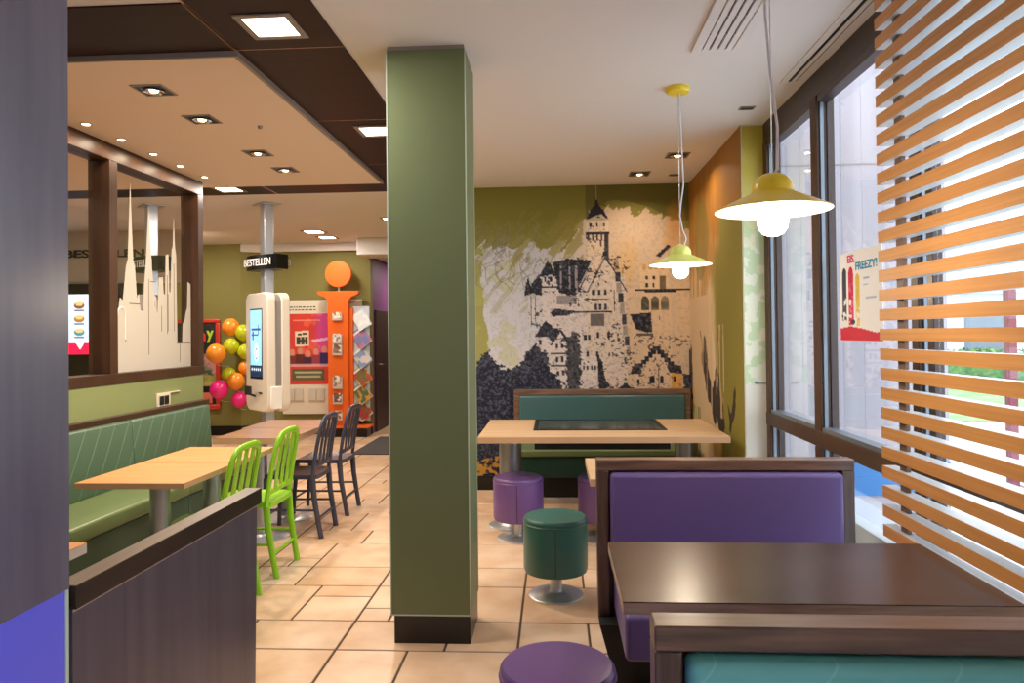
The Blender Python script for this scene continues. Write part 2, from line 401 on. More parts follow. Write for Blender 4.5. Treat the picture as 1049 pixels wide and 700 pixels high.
struct('wall_rear', B(-9.3, 1.52, -6.1, -6.0, -.05, 3.0), M['ceil'], 'pale rear wall of the dining room behind the viewer')
struct('wall_order', B(-9.2, -4.7, 8.9, 9.0, 2.15, 2.82), mat('cream_band', (206, 190, 168), .7), 'cream band over the order counter')
struct('baseboard_back', B(-1.25, 1.245, 6.7, 6.72, 0, .13), M['black'], 'black baseboard under the castle mural')
struct('baseboard_right', B(1.225, 1.245, 4.87, 6.7, 0, .1), M['black'], 'black baseboard of the side wall')

# ---- ceiling
struct('ceiling', B(-9.3, 1.52, -6.0, 14.1, ZC, 3.0), M['ceil'], 'pale ceiling')
mb = MB(); mb.k = 0; mb.box(-9.2, -1.515, 3.352, 6.28, 2.79, 2.8199)
c = struct('ceiling_panel', mb, M['ceil_warm'], 'lowered cream ceiling panel'); 
mb = MB(); mb.box(-9.2, -1.495, 3.34, 3.352, 2.786, 2.8198); mb.box(-1.515, -1.495, 3.352, 6.28, 2.786, 2.8198)
struct('trim_1', mb, M['seam'], 'grey edge strip of the lowered ceiling panel')
mb = MB(); g = .004
for (x0, x1, y0, y1) in ((-9.2, -1.505, 2.85, 3.335), (-1.497, -.976, -2, 2.1), (-1.497, -.976, 2.108, 3.331), (-1.497, -.976, 3.339, 4.482), (-1.497, -.976, 4.49, 5.66), (-1.497, -.976, 5.668, 6.28),
                         (-2.63, -.976, 6.29, 6.75), (-5.0, -2.638, 6.29, 6.75), (-9.2, -5.008, 6.29, 6.75)):
    mb.box(x0+g, x1-g, y0, y1, ZC-.008, ZC-.0003)
struct('trim_2', mb, M['darkpanel'], 'dark brown laminate ceiling strips')
mb = MB(); mb.box(-1.505, -.98, -2, 6.28, ZC-.0072, ZC-.0002); mb.box(-9.2, -.98, 6.29, 6.75, ZC-.0072, ZC-.0002); mb.box(-1.509, -1.495, 2.85, 3.335, ZC-.0072, ZC-.0002)
struct('trim_3', mb, mat('seam_line', (206, 164, 134), .6), 'pale seams between the dark ceiling strips')
mb = MB().prism([(-2.76, 10.48), (-2.76, 9.95), (-1.25, 9.95), (-1.25, 10.48)], 2.58, 2.8199)
mb.prism([(-4.62, 10.37), (-4.36, 10.42), (-2.70, 10.42), (-2.70, 10.49), (-4.36, 10.49)], 2.70, 2.8199)
struct('trim_4', mb, M['ceil'], 'pale soffit above the far wall', bevel=.01)
struct('ceiling_passage', B(-2.83, -1.25, 10.48, 14, 2.62, 2.7), M['ceil'], 'lower ceiling of the rear passage')

# ---- pillar
p = tag(B(-.785, -.410, 3.371, 3.707, .136, 2.80).make('pillar', M['green_col'], smooth=False), 'square green painted pillar with pale corner edges', None, kind='structure')
B(-.772, -.412, 3.378, 3.700, 0, .136).make('plinth', M['black'], p, bevel=.002)
B(-.780, -.415, 3.376, 3.702, 2.80, ZC).make('head_joint', M['grey'], p)
for x, y in ((-.787, 3.369), (-.413, 3.369), (-.413, 3.704), (-.787, 3.704)):
    B(x, x+.005, y, y+.005, .134, 2.80).make('edge_profile', M['edge'], p)
B(-.787, -.408, 3.369, 3.371, .132, .138).make('edge_profile', M['edge'], p)

# ---- glass partition on the half wall at left
fx0, fx1 = -3.19, -3.035
def left_window():
    w0 = tag(MB().box(fx0, fx1, -.6, 6.08, 1.13, 1.205).make('window_1', M['frame'], bevel=.003), 'dark brown framed glass partition above the green bench', None, kind='structure')
    B(fx0, fx1, -.6, 6.08, 2.675, 2.7895).make('window_head', M['frame'], w0, bevel=.003)
    for y0, y1 in ((5.995, 6.08), (4.765, 4.855), (3.53, 3.62), (2.3, 2.39), (-.6, -.5)):
        B(fx0, fx1, y0, y1, 1.205, 2.675).make('mullion', M['frame'], w0, bevel=.003)
    for y0, y1 in ((4.855, 5.995), (3.62, 4.765), (2.39, 3.53), (-.5, 2.3)):
        f = B(-3.105, -3.097, y0, y1, 1.205, 2.675).make('pane', M['pane_in'], w0)
    return w0
left_window()
def skyline(y0, y1, z0):
    """frosted film cut as a generic town skyline, on the glass"""
    W = y1-y0
    pts = [(0, 1.62), (.03, 1.66), (.05, 1.60), (.075, 1.62), (.10, 1.74), (.13, 1.72), (.165, 1.97), (.185, 2.02), (.215, 2.59), (.245, 2.02), (.265, 1.97),
           (.285, 1.74), (.31, 1.78), (.325, 1.66), (.36, 1.65), (.37, 1.86), (.39, 2.01), (.425, 2.45), (.46, 2.03), (.48, 1.86), (.49, 1.70), (.53, 1.64), (.55, 1.92), (.60, 1.93),
           (.61, 1.80), (.63, 1.78), (.64, 2.11), (.675, 2.12), (.685, 1.82), (.70, 1.81), (.72, 2.16), (.735, 2.19), (.75, 2.42), (.765, 2.19), (.78, 2.12), (.79, 1.40),
           (.86, 1.40), (.87, 1.56), (.90, 1.60), (.915, 1.66), (.935, 1.70), (.945, 1.92), (.985, 1.90), (.985, z0), (0, z0)]
    o = MB().prism([(y0+W*a, b) for a, b in pts], -3.096, -3.0945, 'x').make('skyline_film', M['frost'], smooth=False)
    tag(o, 'frosted film cut as a town skyline with two spires on the glass', 'window film')
    ln = MB()
    for (a, z1, z2) in ((.07, 1.42, 1.62), (.155, 1.42, 1.62), (.42, 1.32, 1.9), (.58, 1.5, 1.7), (.655, 1.48, 1.95), (.665, 1.5, 1.8), (.745, 1.5, 2.05), (.80, 1.40, 1.42), (.825, 1.25, 1.4)):
        ln.box(-3.0945, -3.0935, y0+W*a, y0+W*a+.006, z1, z2)
    for (a, b, z) in ((0, .07, 1.42), (.155, .18, 1.42), (.2, .32, 1.70), (.78, .98, 1.40), (.44, .5, 1.88)): ln.box(-3.0945, -3.0935, y0+W*a, y0+W*b, z, z+.006)
    ln.make('outline', mat('etched_grey', (96, 84, 72), .5), o)
    arc = MB(); cyy = y0+W*.112; arc.tube([(-3.094, cyy+.045*math.cos(t*PI/8), 1.62+.05*math.sin(t*PI/8)) for t in range(9)], .006, 6)
    arc.tube([(-3.094, cyy+.045, 1.62), (-3.094, cyy+.045, 1.44)], .006, 6); arc.make('arch', M['white'], o)
    return o
skyline(4.86, 5.99, 1.206)

# ---- window wall at right
def right_window():
    X = 1.39
    w0 = tag(B(X, X+.09, -6.0, 4.95, 2.69, 2.8199).make('window_2', M['alu'], bevel=.003), 'dark framed window wall on the right', None, kind='structure')
    B(X-.009, X+.083, -6.0, 4.86, .835, .918).make('transom', M['frame'], w0, bevel=.003)
    B(X-.005, X+.09, -6.0, 4.86, 0, .06).make('threshold', M['alu'], w0)
    for y0, y1 in ((4.78, 4.86), (3.88, 3.975), (2.845, 2.90), (1.8, 1.87), (.8, .87), (-.2, -.13), (-1.2, -1.13), (-2.2, -2.13), (-3.2, -3.13), (-4.2, -4.13), (-5.2, -5.13)):
        B(X-.005, X+.05, y0, y1, 0.06, 2.69).make('mullion', M['frame'], w0, bevel=.003)
        B(X+.012, X+.03, y0-.01, y0, .06, 2.69).make('sash_profile', M['alu_light'], w0)
        B(X+.05, X+.085, y0-.006, y1+.012, .06, 2.69).make('sash_profile', M['alu'], w0)
    B(X-.0, X+.02, 2.745, 2.79, .06, 2.69).make('mullion', M['alu'], w0, bevel=.003)
    ys = [4.78, 3.975, 3.88, 2.90, 2.83, 1.87, 1.8, .87, .8, -.13, -.2, -1.13, -1.2, -2.13, -2.2, -3.13, -3.2, -4.13, -4.2, -5.13, -5.2, -6.0]
    for i in range(0, len(ys), 2):
        for z0, z1 in ((.918, 2.69), (.06, .835)):
            B(X+.06, X+.066, ys[i+1] if ys[i+1] < ys[i] else ys[i], ys[i], z0, z1).make('pane', M['pane'], w0)
        B(X, X+.06, ys[i+1], ys[i], 2.65, 2.69).make('sash_profile', M['alu'], w0)
        B(X, X+.06, ys[i+1], ys[i], .918, .94).make('sash_profile', M['alu_light'], w0)
right_window()
tag(B(1.31, 1.383, 2.95, 4.78, .0, .60).make('window_sill', mat('pale_blue_sill', (196, 214, 228), .35), bevel=.004), 'low pale sill box under the right window', None, kind='structure')

# ================================================================== MURALS
OL = (130, 128, 52); INK = (26, 29, 44); WH = (214, 206, 208)
def mural_back():
    c = Canvas(429, 706, 190, 501, .9, (196, 200, 212)); U, V = c.U, c.V
    t = np.clip((U-560)/60, 0, 1); c.put(t, (214, 192, 168)); c.put(np.clip((V-330)/60, 0, 1)*np.clip((640-U)/50, 0, 1), (212, 208, 214), .7)
    n1 = fbm(U, V, 26, 3); n2 = fbm(U*.35+V*.6, V*.2-U*.3, 6, 8); streak = fbm(U*.9+V*.75, U*.12-V*.12, 5, 21)
    top = 252-6*np.sin((U-490)/18)-np.clip((U-560)/2.0, 0, 32)+np.clip((U-668)*.35, 0, 12)
    m = V+(n1-.5)*34+(streak-.5)*22 < top-2
    c.put(m, OL, .97)
    c.put((V < top-18) & (V+(n1-.5)*20 < 262), OL); c.put((U > 600) & (V < top-8), (84, 82, 40), .55)
    m = (streak > .50) & (U+V > 745) & (V > 215) & (V+(n1-.5)*40 < 268) & (U < 598) & (U > 520); c.put(m, (142, 134, 66), .7)
    m = (streak < .42) & (V > 240) & (V < 320) & (U+(n2-.5)*40 < 545); c.put(m, (150, 150, 112), .4)
    m = (U+(n1-.5)*16 < 496+np.clip((V-300)/30, -3, 6)) & (V+(n2-.5)*60 > 255) & (V < 385); c.put(m, (148, 148, 66), .85)
    c.put((fbm(U, V, 14, 40) > .6) & (V > 265) & (V < 380) & (U < 530), (176, 182, 110), .35)
    # faint scribble of branches in the sky
    rs = random.Random(5)
    for i in range(26):
        x, y = rs.uniform(492, 540), rs.uniform(245, 300)
        for k in range(4):
            a = rs.uniform(-2.6, -.2); q = (x+10*math.cos(a), y+10*math.sin(a)); c.line((x, y), q, .9, (120, 120, 104), .6); x, y = q
    # warm patches at right
    for (cu, cv, ru, rv, col, a) in ((640, 268, 14, 26, (226, 176, 100), .35), (632, 345, 9, 26, (214, 160, 70), .45), (628, 380, 14, 18, (190, 178, 60), .5), (690, 240, 12, 30, (206, 136, 50), .55), (698, 300, 8, 60, (230, 196, 150), .5)):
        d = ((U-cu)/ru)**2+((V-cv)/rv)**2+(n1-.5)*1.6; c.put(np.clip(1.2-d, 0, 1), col, a)
    def roof(pts): c.poly(pts, INK, 1, .5, 4)
    def wall(pts, col=WH): c.poly(pts, col)
    def win(x, y, w=2.4, h=4.5): c.rect(x, y, x+w, y+h, INK)
    W2 = (222, 204, 184)
    # slender round main tower
    wall([(602, 262), (602, 246), (606, 232), (618, 232), (621, 246), (621, 275), (604, 275)], W2); c.rect(619, 236, 624, 292, INK, .8)
    wall([(601, 226), (624, 226), (624, 238), (601, 238)], W2); c.rect(600, 238, 625, 241, INK)
    for x in (602, 606.5, 611, 615.5, 620): c.rect(x, 241, x+2.2, 247, INK, .85)
    for x in (604, 611, 618): win(x, 229, 2.2, 4)
    wall([(604, 216), (620, 216), (621, 226), (603, 226)], (186, 174, 156)); roof([(601, 226), (605, 216), (610, 210), (611.5, 196), (613, 210), (619, 216), (624, 226), (616, 220), (609, 222)]); c.line((611.7, 190), (611.7, 205), 1.4, (170, 160, 90))
    # palace: long dark roof, gable, lower storeys
    wall([(553, 300), (576, 284), (640, 284), (641, 345), (636, 403), (556, 403)])
    wall([(600, 300), (620, 266), (641, 300), (642, 400), (600, 400)], (216, 204, 196))
    roof([(566, 269), (580, 265), (607, 267), (594, 298), (589, 303), (572, 300)]); c.line((607, 267), (590, 300), 1.4, (190, 184, 190)); c.line((620, 263), (601, 300), 1.3, INK); c.line((620, 263), (642, 300), 1.3, INK)
    for x in (573, 582, 589): c.rect(x, 272, x+2.4, 296, (176, 176, 188), .8)
    roof([(616, 266), (618, 258), (622, 258), (624, 266), (620, 262)])
    for (x, y) in ((606, 297), (612, 297), (618, 297), (608, 312), (613, 312), (618, 312), (597, 343), (601, 343), (610, 341), (621, 341), (599, 360), (609, 360)): win(x, y, 3, 6)
    for (x, y) in ((607, 288), (613, 282), (619, 288), (612, 290), (625, 297), (628, 310)): win(x, y, 1.8, 2.6)
    c.rect(598, 306, 622, 307.3, INK); c.rect(585, 319, 626, 320.4, INK); c.rect(604, 322, 618, 334, (70, 68, 74), .8); c.rect(628, 297, 629.3, 320, INK, .7)
    # stepped ink edge of the gable's shaded side
    for k in range(9): c.rect(628+k*1.6, 268+k*11, 634+k*1.3, 278+k*11, INK, .62*(k % 2)+.3)
    # left turrets
    wall([(553, 285), (569, 285), (569, 300), (568, 320), (555, 320)]); roof([(551, 284), (556, 275), (561, 266), (566, 275), (571, 284), (563, 281)]); c.rect(554, 293, 570, 295, INK)
    for x in (557, 563): win(x, 283, 2, 5)
    roof([(536, 303), (538, 292), (540, 281), (543, 292), (552, 280), (555, 292), (554, 303), (545, 300)]); wall([(540, 303), (553, 303), (553, 330), (541, 330)], (208, 204, 210))
    for x in (543, 548): c.line((x, 303), (x, 330), .9, INK, .6)
    c.rect(570, 303, 590, 312, INK, .35); roof([(562, 320), (568, 316), (590, 319), (582, 323), (566, 324)])
    # lower house by the trees
    roof([(546, 345), (552, 336), (558, 328), (566, 336), (574, 338), (580, 346), (566, 352), (560, 345)]); wall([(548, 346), (558, 346), (558, 360), (548, 360)]); wall([(564, 352), (573, 340), (582, 352), (582, 400), (566, 400)])
    c.line((563, 354), (573, 339), 1.8, INK); c.line((573, 339), (583, 353), 1.8, INK)
    for (x, y) in ((551, 348), (568, 352), (573, 352), (568, 366), (573, 366), (569, 380), (574, 380)): win(x, y, 2.6, 5)
    c.rect(563, 361, 584, 363, INK, .8); c.rect(563, 374, 584, 375.5, INK, .8)
    # small crenellated round tower
    wall([(595, 370), (611, 370), (610, 403), (597, 403)], (220, 212, 212))
    for x in (595, 599, 603, 607): c.rect(x, 366, x+2.4, 371, (220, 212, 212)); win(x+.5, 375, 1.8, 4)
    roof([(610, 360), (616, 372), (618, 388), (624, 396), (612, 402), (611, 380)])
    # gate tower at right
    wall([(657, 300), (686, 300), (687, 400), (658, 400)], (222, 196, 168)); wall([(655, 276), (684, 276), (684, 298), (655, 298)], (226, 200, 168))
    c.rect(650, 297.5, 706, 299.3, INK); c.rect(660, 299.6, 692, 301, INK)
    for x in (658, 664, 670, 676): c.rect(x, 272, x+3.6, 278, (210, 160, 90)); 
    for x in (661, 668): win(x, 284, 2.4, 3.2); win(x, 291, 2, 5)
    for x in (675,): c.rect(x, 284, x+6, 297, (90, 72, 50), .8)
    for k, x in enumerate((660, 670, 680)): c.ell(x, 311, 4.2, 6.5, (70, 68, 54), .95-.2*k); c.rect(x-4.2, 311, x+4.2, 319, (70, 68, 54), .95-.2*k)
    for (x, y) in ((665, 325), (674, 325), (663, 354), (674, 354)): win(x, y, 1.2, 3.5)
    roof([(671, 264), (684, 252), (687, 254), (676, 265)])
    # connecting building and gatehouse with stepped gable
    roof([(645, 323), (666, 321), (667, 341), (662, 342), (650, 338)]); c.rect(651, 342, 668, 345, INK, .7)
    wall([(648, 382), (658, 366), (668, 356), (680, 372), (690, 382), (690, 403), (648, 403)], (222, 198, 176)); wall([(686, 380), (697, 380), (697, 402), (686, 402)], (222, 170, 90))
    for k in range(7): c.rect(645+k*3.4, 381-k*3.9, 650+k*3.4, 384-k*3.3, INK); c.rect(668+k*3.6, 356+k*3.7, 675+k*3.4, 360+k*3.9, INK)
    c.poly([(643, 384), (649, 372), (656, 378), (655, 384)], INK, .9, 1); c.poly([(681, 374), (696, 376), (697, 384), (684, 383)], INK, .9, 1)
    c.ell(666, 389, 2.4, 3.5, INK); c.rect(663.6, 389, 668.4, 394, INK); c.ell(676, 389, 2, 3.5, INK); c.rect(674, 389, 678, 394, INK); c.rect(672, 378, 673.4, 400, INK, .8); win(651, 389, 2, 5); win(688, 386, 2, 6)
    c.poly([(697, 385), (706, 383), (706, 404), (699, 402)], INK, .85, 1.5); c.poly([(704, 360), (706, 358), (706, 400), (704, 398)], INK, .9)
    for (x, y) in ((640, 396), (625, 400)): c.poly([(x-14, y+6), (x, y-4), (x+12, y+6)], INK, .9, 2)
    # trees: speckled navy mass at lower left
    edge = 372-12*np.sin((U-480)/9)-np.clip((U-525)*.35, 0, 12)*np.exp(-((U-535)/20)**2)*2.5+np.clip((U-548)*.7, 0, 60)+np.clip((500-U)*.4, 0, 12)
    fine = fbm(U, V, 3.2, 60, 3); m = (V+(n1-.5)*44+(fine-.5)*26 > edge) & (U < 600)
    c.put(m, (24, 30, 50)); c.put(m & (fine > .70), (110, 118, 146), .5)
    c.put((V+(fine-.5)*16 > 400+(U-600)*.05) & (U > 560), (50, 50, 60)); c.put((((U-586)/8)**2+((V-372)/34)**2+(fine-.5)*1.4 < 1), (44, 48, 58), .9)
    c.put((V > 440) & (V+(n1-.5)*20 > 470) & (fine > .5), (206, 150, 40), .85)
    c.put((fbm(U, V, 2.0, 90, 2) > .62) & (V > 225), (150, 145, 140), .22)
    ck = ((U > 540) & (U < 645) & (V > 262)) | ((U > 600) & (U < 622) & (V > 208))
    sp = fbm(U, V, 1.8, 77, 2); pt = fbm(U, V, 14, 81); c.put(ck & (sp > .62) & (pt > .54), INK, .75); c.put(ck & (sp > .66) & (pt <= .50), (110, 110, 124), .35)
    c.put((U > 645) & (V > 345) & (sp > .66) & (pt > .56), INK, .6); dk = (c.img.sum(-1) < 200) & (V > 255); c.put(dk & (sp < .36), (130, 132, 150), .45)
    o = c.mesh('wall_mural', M['vc'], lambda U, V: (-.699+(U-490)*.009, np.full(U.shape, 6.716), ZC-(V-190)*.00905), back=(0, .003, 0))
    tag(o, 'large printed castle mural in olive, cream and navy on the back wall', 'mural')
mural_back()
def mural_side():
    # s = distance from the far corner, z height
    c = Canvas(0, 1.855, 0, 2.815, .011, (214, 186, 150)); S, D = c.U, c.V; Z = 2.815-D
    n = fbm(S*100, D*100, 30, 5); st = fbm(S*160, D*12, 10, 12); n2 = fbm(S*100, D*100, 8, 33)
    b = 1.05+.35*np.clip((1.6-Z), 0, 1)
    c.put(np.clip((Z+(n-.5)*.5-1.85)*3, 0, 1), (168, 118, 52)); c.put(np.clip((st-.45)*4, 0, 1)*(Z > 1.75), (152, 104, 30), .6)
    c.put(np.clip((S+(n-.5)*.35-1.02-.12*np.sin(Z*3))*9, 0, 1)*(Z < 2.3), (138, 130, 58)); c.put(np.clip((S-.72)*3, 0, 1)*np.clip((1.08-S)*8, 0, 1)*np.clip((1.95-Z)*3, 0, 1)*np.clip((Z-.9)*3, 0, 1), (232, 210, 176))
    c.put(((S-.55)/.3)**2+((Z-2.25)/.4)**2+(n-.5) < .8, (112, 112, 56), .5)
    c.put((Z < .95) & (S < 1.2) & (n > .42), (226, 178, 84), .6); c.put((Z < .8) & (st > .5) & (S < .4), (120, 120, 50), .7)
    BK = (52, 46, 44)
    c2 = lambda pts, sd, j=.05: c.put(c.pmask([(q[0], 2.815-q[1]) for q in pts], j, sd), BK, .94)
    c2([(.46, 1.46), (.54, 1.34), (.60, 1.44), (.72, 1.30), (.80, 1.10), (.93, 1.02), (1.04, 1.20), (1.14, 1.16), (1.25, .92), (1.30, .72), (1.18, .60), (1.02, .80), (.92, .72), (.80, .90), (.66, .92), (.56, 1.12), (.50, 1.2)], 50)
    c2([(1.40, .92), (1.50, .86), (1.62, 1.06), (1.66, 1.04), (1.58, .82), (1.46, .72)], 60, .03)
    c2([(-.1, 1.34), (.07, 1.32), (.06, .84), (-.1, .8)], 70, .03)
    c.put((st > .64) & (Z > .8) & (Z < 1.5) & (S > .4) & (S < 1.3), (214, 186, 150), .8)
    o = c.mesh('wall_mural', M['vc'], lambda U, V: (np.full(U.shape, 1.2415), 6.72-U, 2.815-V), back=(.003, 0, 0))
    tag(o, 'narrow mural of orange, cream and black brush strokes on the side wall', 'mural')
    c = Canvas(0, .145, 0, 2.81, .008, (226, 232, 214)); S, D = c.U, c.V; Z = 2.81-D; n = fbm(S*100, D*100, 6, 5); n2 = fbm(S*100, D*100, 40, 9)
    c.put(np.clip((Z-2.0+(n2-.5)*.6)*2, 0, 1), (186, 168, 66)); c.put((n > .5) & (Z < 2.2) & (Z > 1.1), (176, 208, 160), .6); c.put((abs(Z-1.105-(n-.5)*.04) < .012) & (n2 > .2), (80, 92, 100), .9)
    c.put(np.clip(abs(S)*0+(Z < 1.1), 0, 1), (222, 222, 214), .9)
    o = c.mesh('wall_mural', M['vc'], lambda U, V: (1.25+U, np.full(U.shape, 4.8575), 2.81-V), back=(0, .003, 0))
    tag(o, 'thin yellow and pale green printed strip beside the window', 'mural')
mural_side()

# ================================================================== BENCHES
def booth(name, label, pad_m, front_m, cat='bench', depth=.47, x0=.165, x1=1.215, inset=.06):
    """booth bench, local: back plane at y=0 (rear), seat towards -y, x from 0 to L"""
    L = x1-x0; t = thing(name, label, cat)
    mb = MB()
    mb.box(0, L, -.07, 0, .874, .92); mb.k = 1
    mb.box(0, .05, -.07, 0, .27, .874); mb.box(L-.05, L, -.07, 0, .27, .874)
    mb.make('frame', [M['walnut'], M['walnut_v']], t, bevel=.004)
    B(.05, L-.05, -.035, -.002, .27, .874).make('back_board', M['walnut_v'], t)
    B(.055, L-.055, -.105, -.035, .46, .868).make('backrest', pad_m, t, bevel=.018, seg=4)
    B(.068, L-.068, -depth-.07, -.036, .29, .455).make('seat', front_m, t, bevel=.02, seg=4)
    MB().add([(0, -.16, .27), (L, -.16, .27), (L, 0, .27), (0, 0, .27), (.07, -.12, 0), (L-.07, -.12, 0), (L-.07, 0, 0), (.07, 0, 0)],
             [(0, 1, 2, 3), (7, 6, 5, 4), (0, 4, 5, 1), (1, 5, 6, 2), (2, 6, 7, 3), (3, 7, 4, 0)]).make('plinth', M['black_matt'], t)
    return t
b1 = booth('booth_bench', 'purple leather booth bench with walnut frame behind the dark table', M['purple'], M['purple']); place(b1, (.165, 3.105, 0))
b2 = booth('booth_bench', 'nearest teal leather booth bench with walnut frame at the bottom right', M['teal'], M['teal']); place(b2, (.172, 1.39, 0))
def far_bench():
    x0, x1 = -.385, 1.215; t = thing('wall_bench', 'long dark teal bench with brown frame against the castle mural', 'bench', (x0, 6.69, 0)); L = x1-x0
    mb = MB(); mb.box(0, L, -.07, 0, .885, .935); mb.box(0, .05, -.07, 0, 0, .885); mb.box(L-.05, L, -.07, 0, 0, .885); mb.make('frame', M['walnut'], t, bevel=.004)
    B(.05, L-.05, -.095, -.02, .46, .883).make('backrest', M['teal_far'], t, bevel=.018, seg=4)
    B(.03, L-.03, -.55, -.02, .40, .46).make('seat', M['seat_sheen'], t, bevel=.015, seg=3)
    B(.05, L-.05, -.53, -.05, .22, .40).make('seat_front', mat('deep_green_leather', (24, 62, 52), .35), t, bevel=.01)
    B(.12, L-.12, -.47, -.06, 0.045, .22).make('plinth', M['black'], t)
    B(.10, L-.10, -.49, -.06, 0, .045).make('foot_rail', M['steel'], t, bevel=.004)
far_bench()
def left_bench():
    t = thing('wall_bench', 'long sage green bench with stitched backrest under the glass partition', 'bench', (-3.035, 1.2, 0)); L = 5.98-1.2
    for y0, y1 in ((0, 1.2), (1.205, 2.4), (2.405, 3.65), (3.655, L)):
        mb = MB().prism([(0, .45), (.125, .45), (.10, .865), (.09, .878), (.03, .878), (0, .865)], y0, y1, 'y')
        mb.make('backrest', M['bench_back'], t, bevel=.012, seg=3)
    for y0, y1 in ((0, 1.2), (1.205, 2.4), (2.405, 3.65), (3.655, L)):
        B(.09, .515, y0, y1, .36, .455).make('seat', M['seat_sheen'], t, bevel=.02, seg=3)
        B(.06, .505, y0+.004, y1-.004, .15, .36).make('seat_front', M['bench_front'], t, bevel=.006)
    B(.0, .44, .03, L-.03, 0, .15).make('plinth', M['black'], t)
    B(0.0, .05, 0, L+.1, .872, .918).make('top_rail', M['frame'], t, bevel=.004)
left_bench()

# ================================================================== TABLES
def table(name, label, x0, x1, y0, y1, top_m, edge_m, th=.028, legs=((0, 0),), leg_r=.05, base_r=.2, h=.75, leg_m=None, group=None):
    cx, cy = (x0+x1)/2, (y0+y1)/2; t = thing(name, label, 'table', (cx, cy, 0), 0, group); a, b = (x1-x0)/2, (y1-y0)/2
    mb = MB(); mb.box(-a, a, -b, b, h-.003, h); mb.k = 1; mb.box(-a, a, -b, b, h-th, h-.003)
    mb.make('tabletop', [top_m, edge_m], t)
    for lx, ly in legs:
        MB().lathe([(leg_r, .012), (leg_r, h-th-.01), (leg_r+.035, h-th-.008), (leg_r+.035, h-th)], lx, ly).make('leg', leg_m or M['steel_soft'], t)
        MB().lathe([(base_r, 0), (base_r, .006), (base_r-.01, .012), (leg_r+.01, .016), (leg_r, .03)], lx, ly, 48).make('base', M['steel'], t)
    return t
table('cafe_table', 'near light wood cafe table at the far end of the dark partition', -2.33, -1.785, 3.37, 3.925, M['oak'], M['oak_edge'], leg_m=M['steel_soft'])
table('cafe_table', 'second light wood cafe table, pushed against the first one', -2.33, -1.785, 3.933, 4.49, M['oak'], M['oak_edge'])
table('cafe_table', 'light wood cafe table whose corner shows beside the tall dark panel', -2.16, -1.612, 1.84, 2.395, M['oak'], mat('pale_table_edge', (200, 188, 176), .5), th=.035)
table('cafe_table', 'brown wood cafe table beside the nearer dark chair', -2.37, -1.82, 4.86, 5.39, M['brown_top'], M['oak_edge'], th=.04, legs=((-.05, 0),))
table('cafe_table', 'farthest brown wood cafe table beside the farther dark chair', -2.40, -1.82, 5.398, 5.94, M['brown_top'], M['oak_edge'], th=.04, legs=((-.05, 0),))
table('booth_table', 'dark walnut booth table in front of the purple bench', .168, 1.178, 1.90, 2.44, M['dark_top'], M['walnut_edge'], th=.033, legs=((.12, 0),), base_r=.19)
table('booth_table', 'pale wood table mostly hidden behind the purple bench', .16, 1.17, 3.50, 4.09, M['oak_pale'], M['oak_pale'], h=.745, th=.035, legs=((.12, 0),))
def play_table():
    t = table('game_table', 'wide light wood table with an inset screen before the mural bench', -.535, 1.155, 4.885, 5.88, M['oak_pale'], M['oak_edge'], th=.042, legs=((-.66, .10), (.66, .10)), leg_r=.085, base_r=.17)
    cx, cy = .31, 5.3825
    s = B(-.155-cx, .78-cx, 5.225-cy, 5.82-cy, .7505, .754).make('touch_screen', M['screen_dark'], t)
    mb = MB(); x0, x1, y0, y1 = -.165-cx, .79-cx, 5.215-cy, 5.83-cy
    mb.box(x0, x1, y0, y0+.03, .7503, .757); mb.box(x0, x1, y1-.03, y1, .7503, .757); mb.box(x0, x0+.03, y0+.03, y1-.03, .7503, .757); mb.box(x1-.03, x1, y0+.03, y1-.03, .7503, .757)
    mb.make('bezel', M['black'], s)
    B(-.15-cx, .77-cx, 4.95-cy, 5.8-cy, .655, .708).make('screen_housing', M['black'], t, bevel=.004)
play_table()

# ================================================================== STOOLS
def stool(label, m, group=None):
    t = thing('drum_stool', label, 'stool', group=group); R = .178
    seat = MB().lathe([(.001, .44), (R-.03, .441), (R-.012, .438), (R-.002, .428), (R, .42), (R-.002, .411), (R, .404), (R, .16), (R-.006, .14), (R-.03, .132), (.02, .132)], n=64).make('seat', m, t)
    MB().lathe([(R-.0005, .403), (R+.003, .4075), (R-.0005, .412)], n=64).make('piping', m, seat)
    MB().tube([(.0, -R-.0008, .405), (.0, -R-.0008, .15)], .0016, 6).make('seam', M['black_matt'], seat)
    MB().lathe([(.033, .012), (.033, .135)], n=32).make('stem', M['steel'], t)
    MB().lathe([(.152, 0), (.152, .006), (.145, .011), (.05, .015), (.036, .022), (.033, .03)], n=64).make('base', M['steel'], t)
    return t
place(stool('dark green drum stool standing alone in the aisle', M['green_stool']), (-.012, 4.03, 0))
sp = place(stool('purple drum stool left of the others by the screen table', M['purple_dark']), (-.275, 5.14, 0))
s2 = dup(sp); place(s2, (.325, 5.14, 0), label='purple drum stool half hidden behind the purple booth bench')
s3 = dup(sp); place(s3, (-.005, 2.225, 0), label='nearest purple drum stool, cut by the bottom edge of the view')

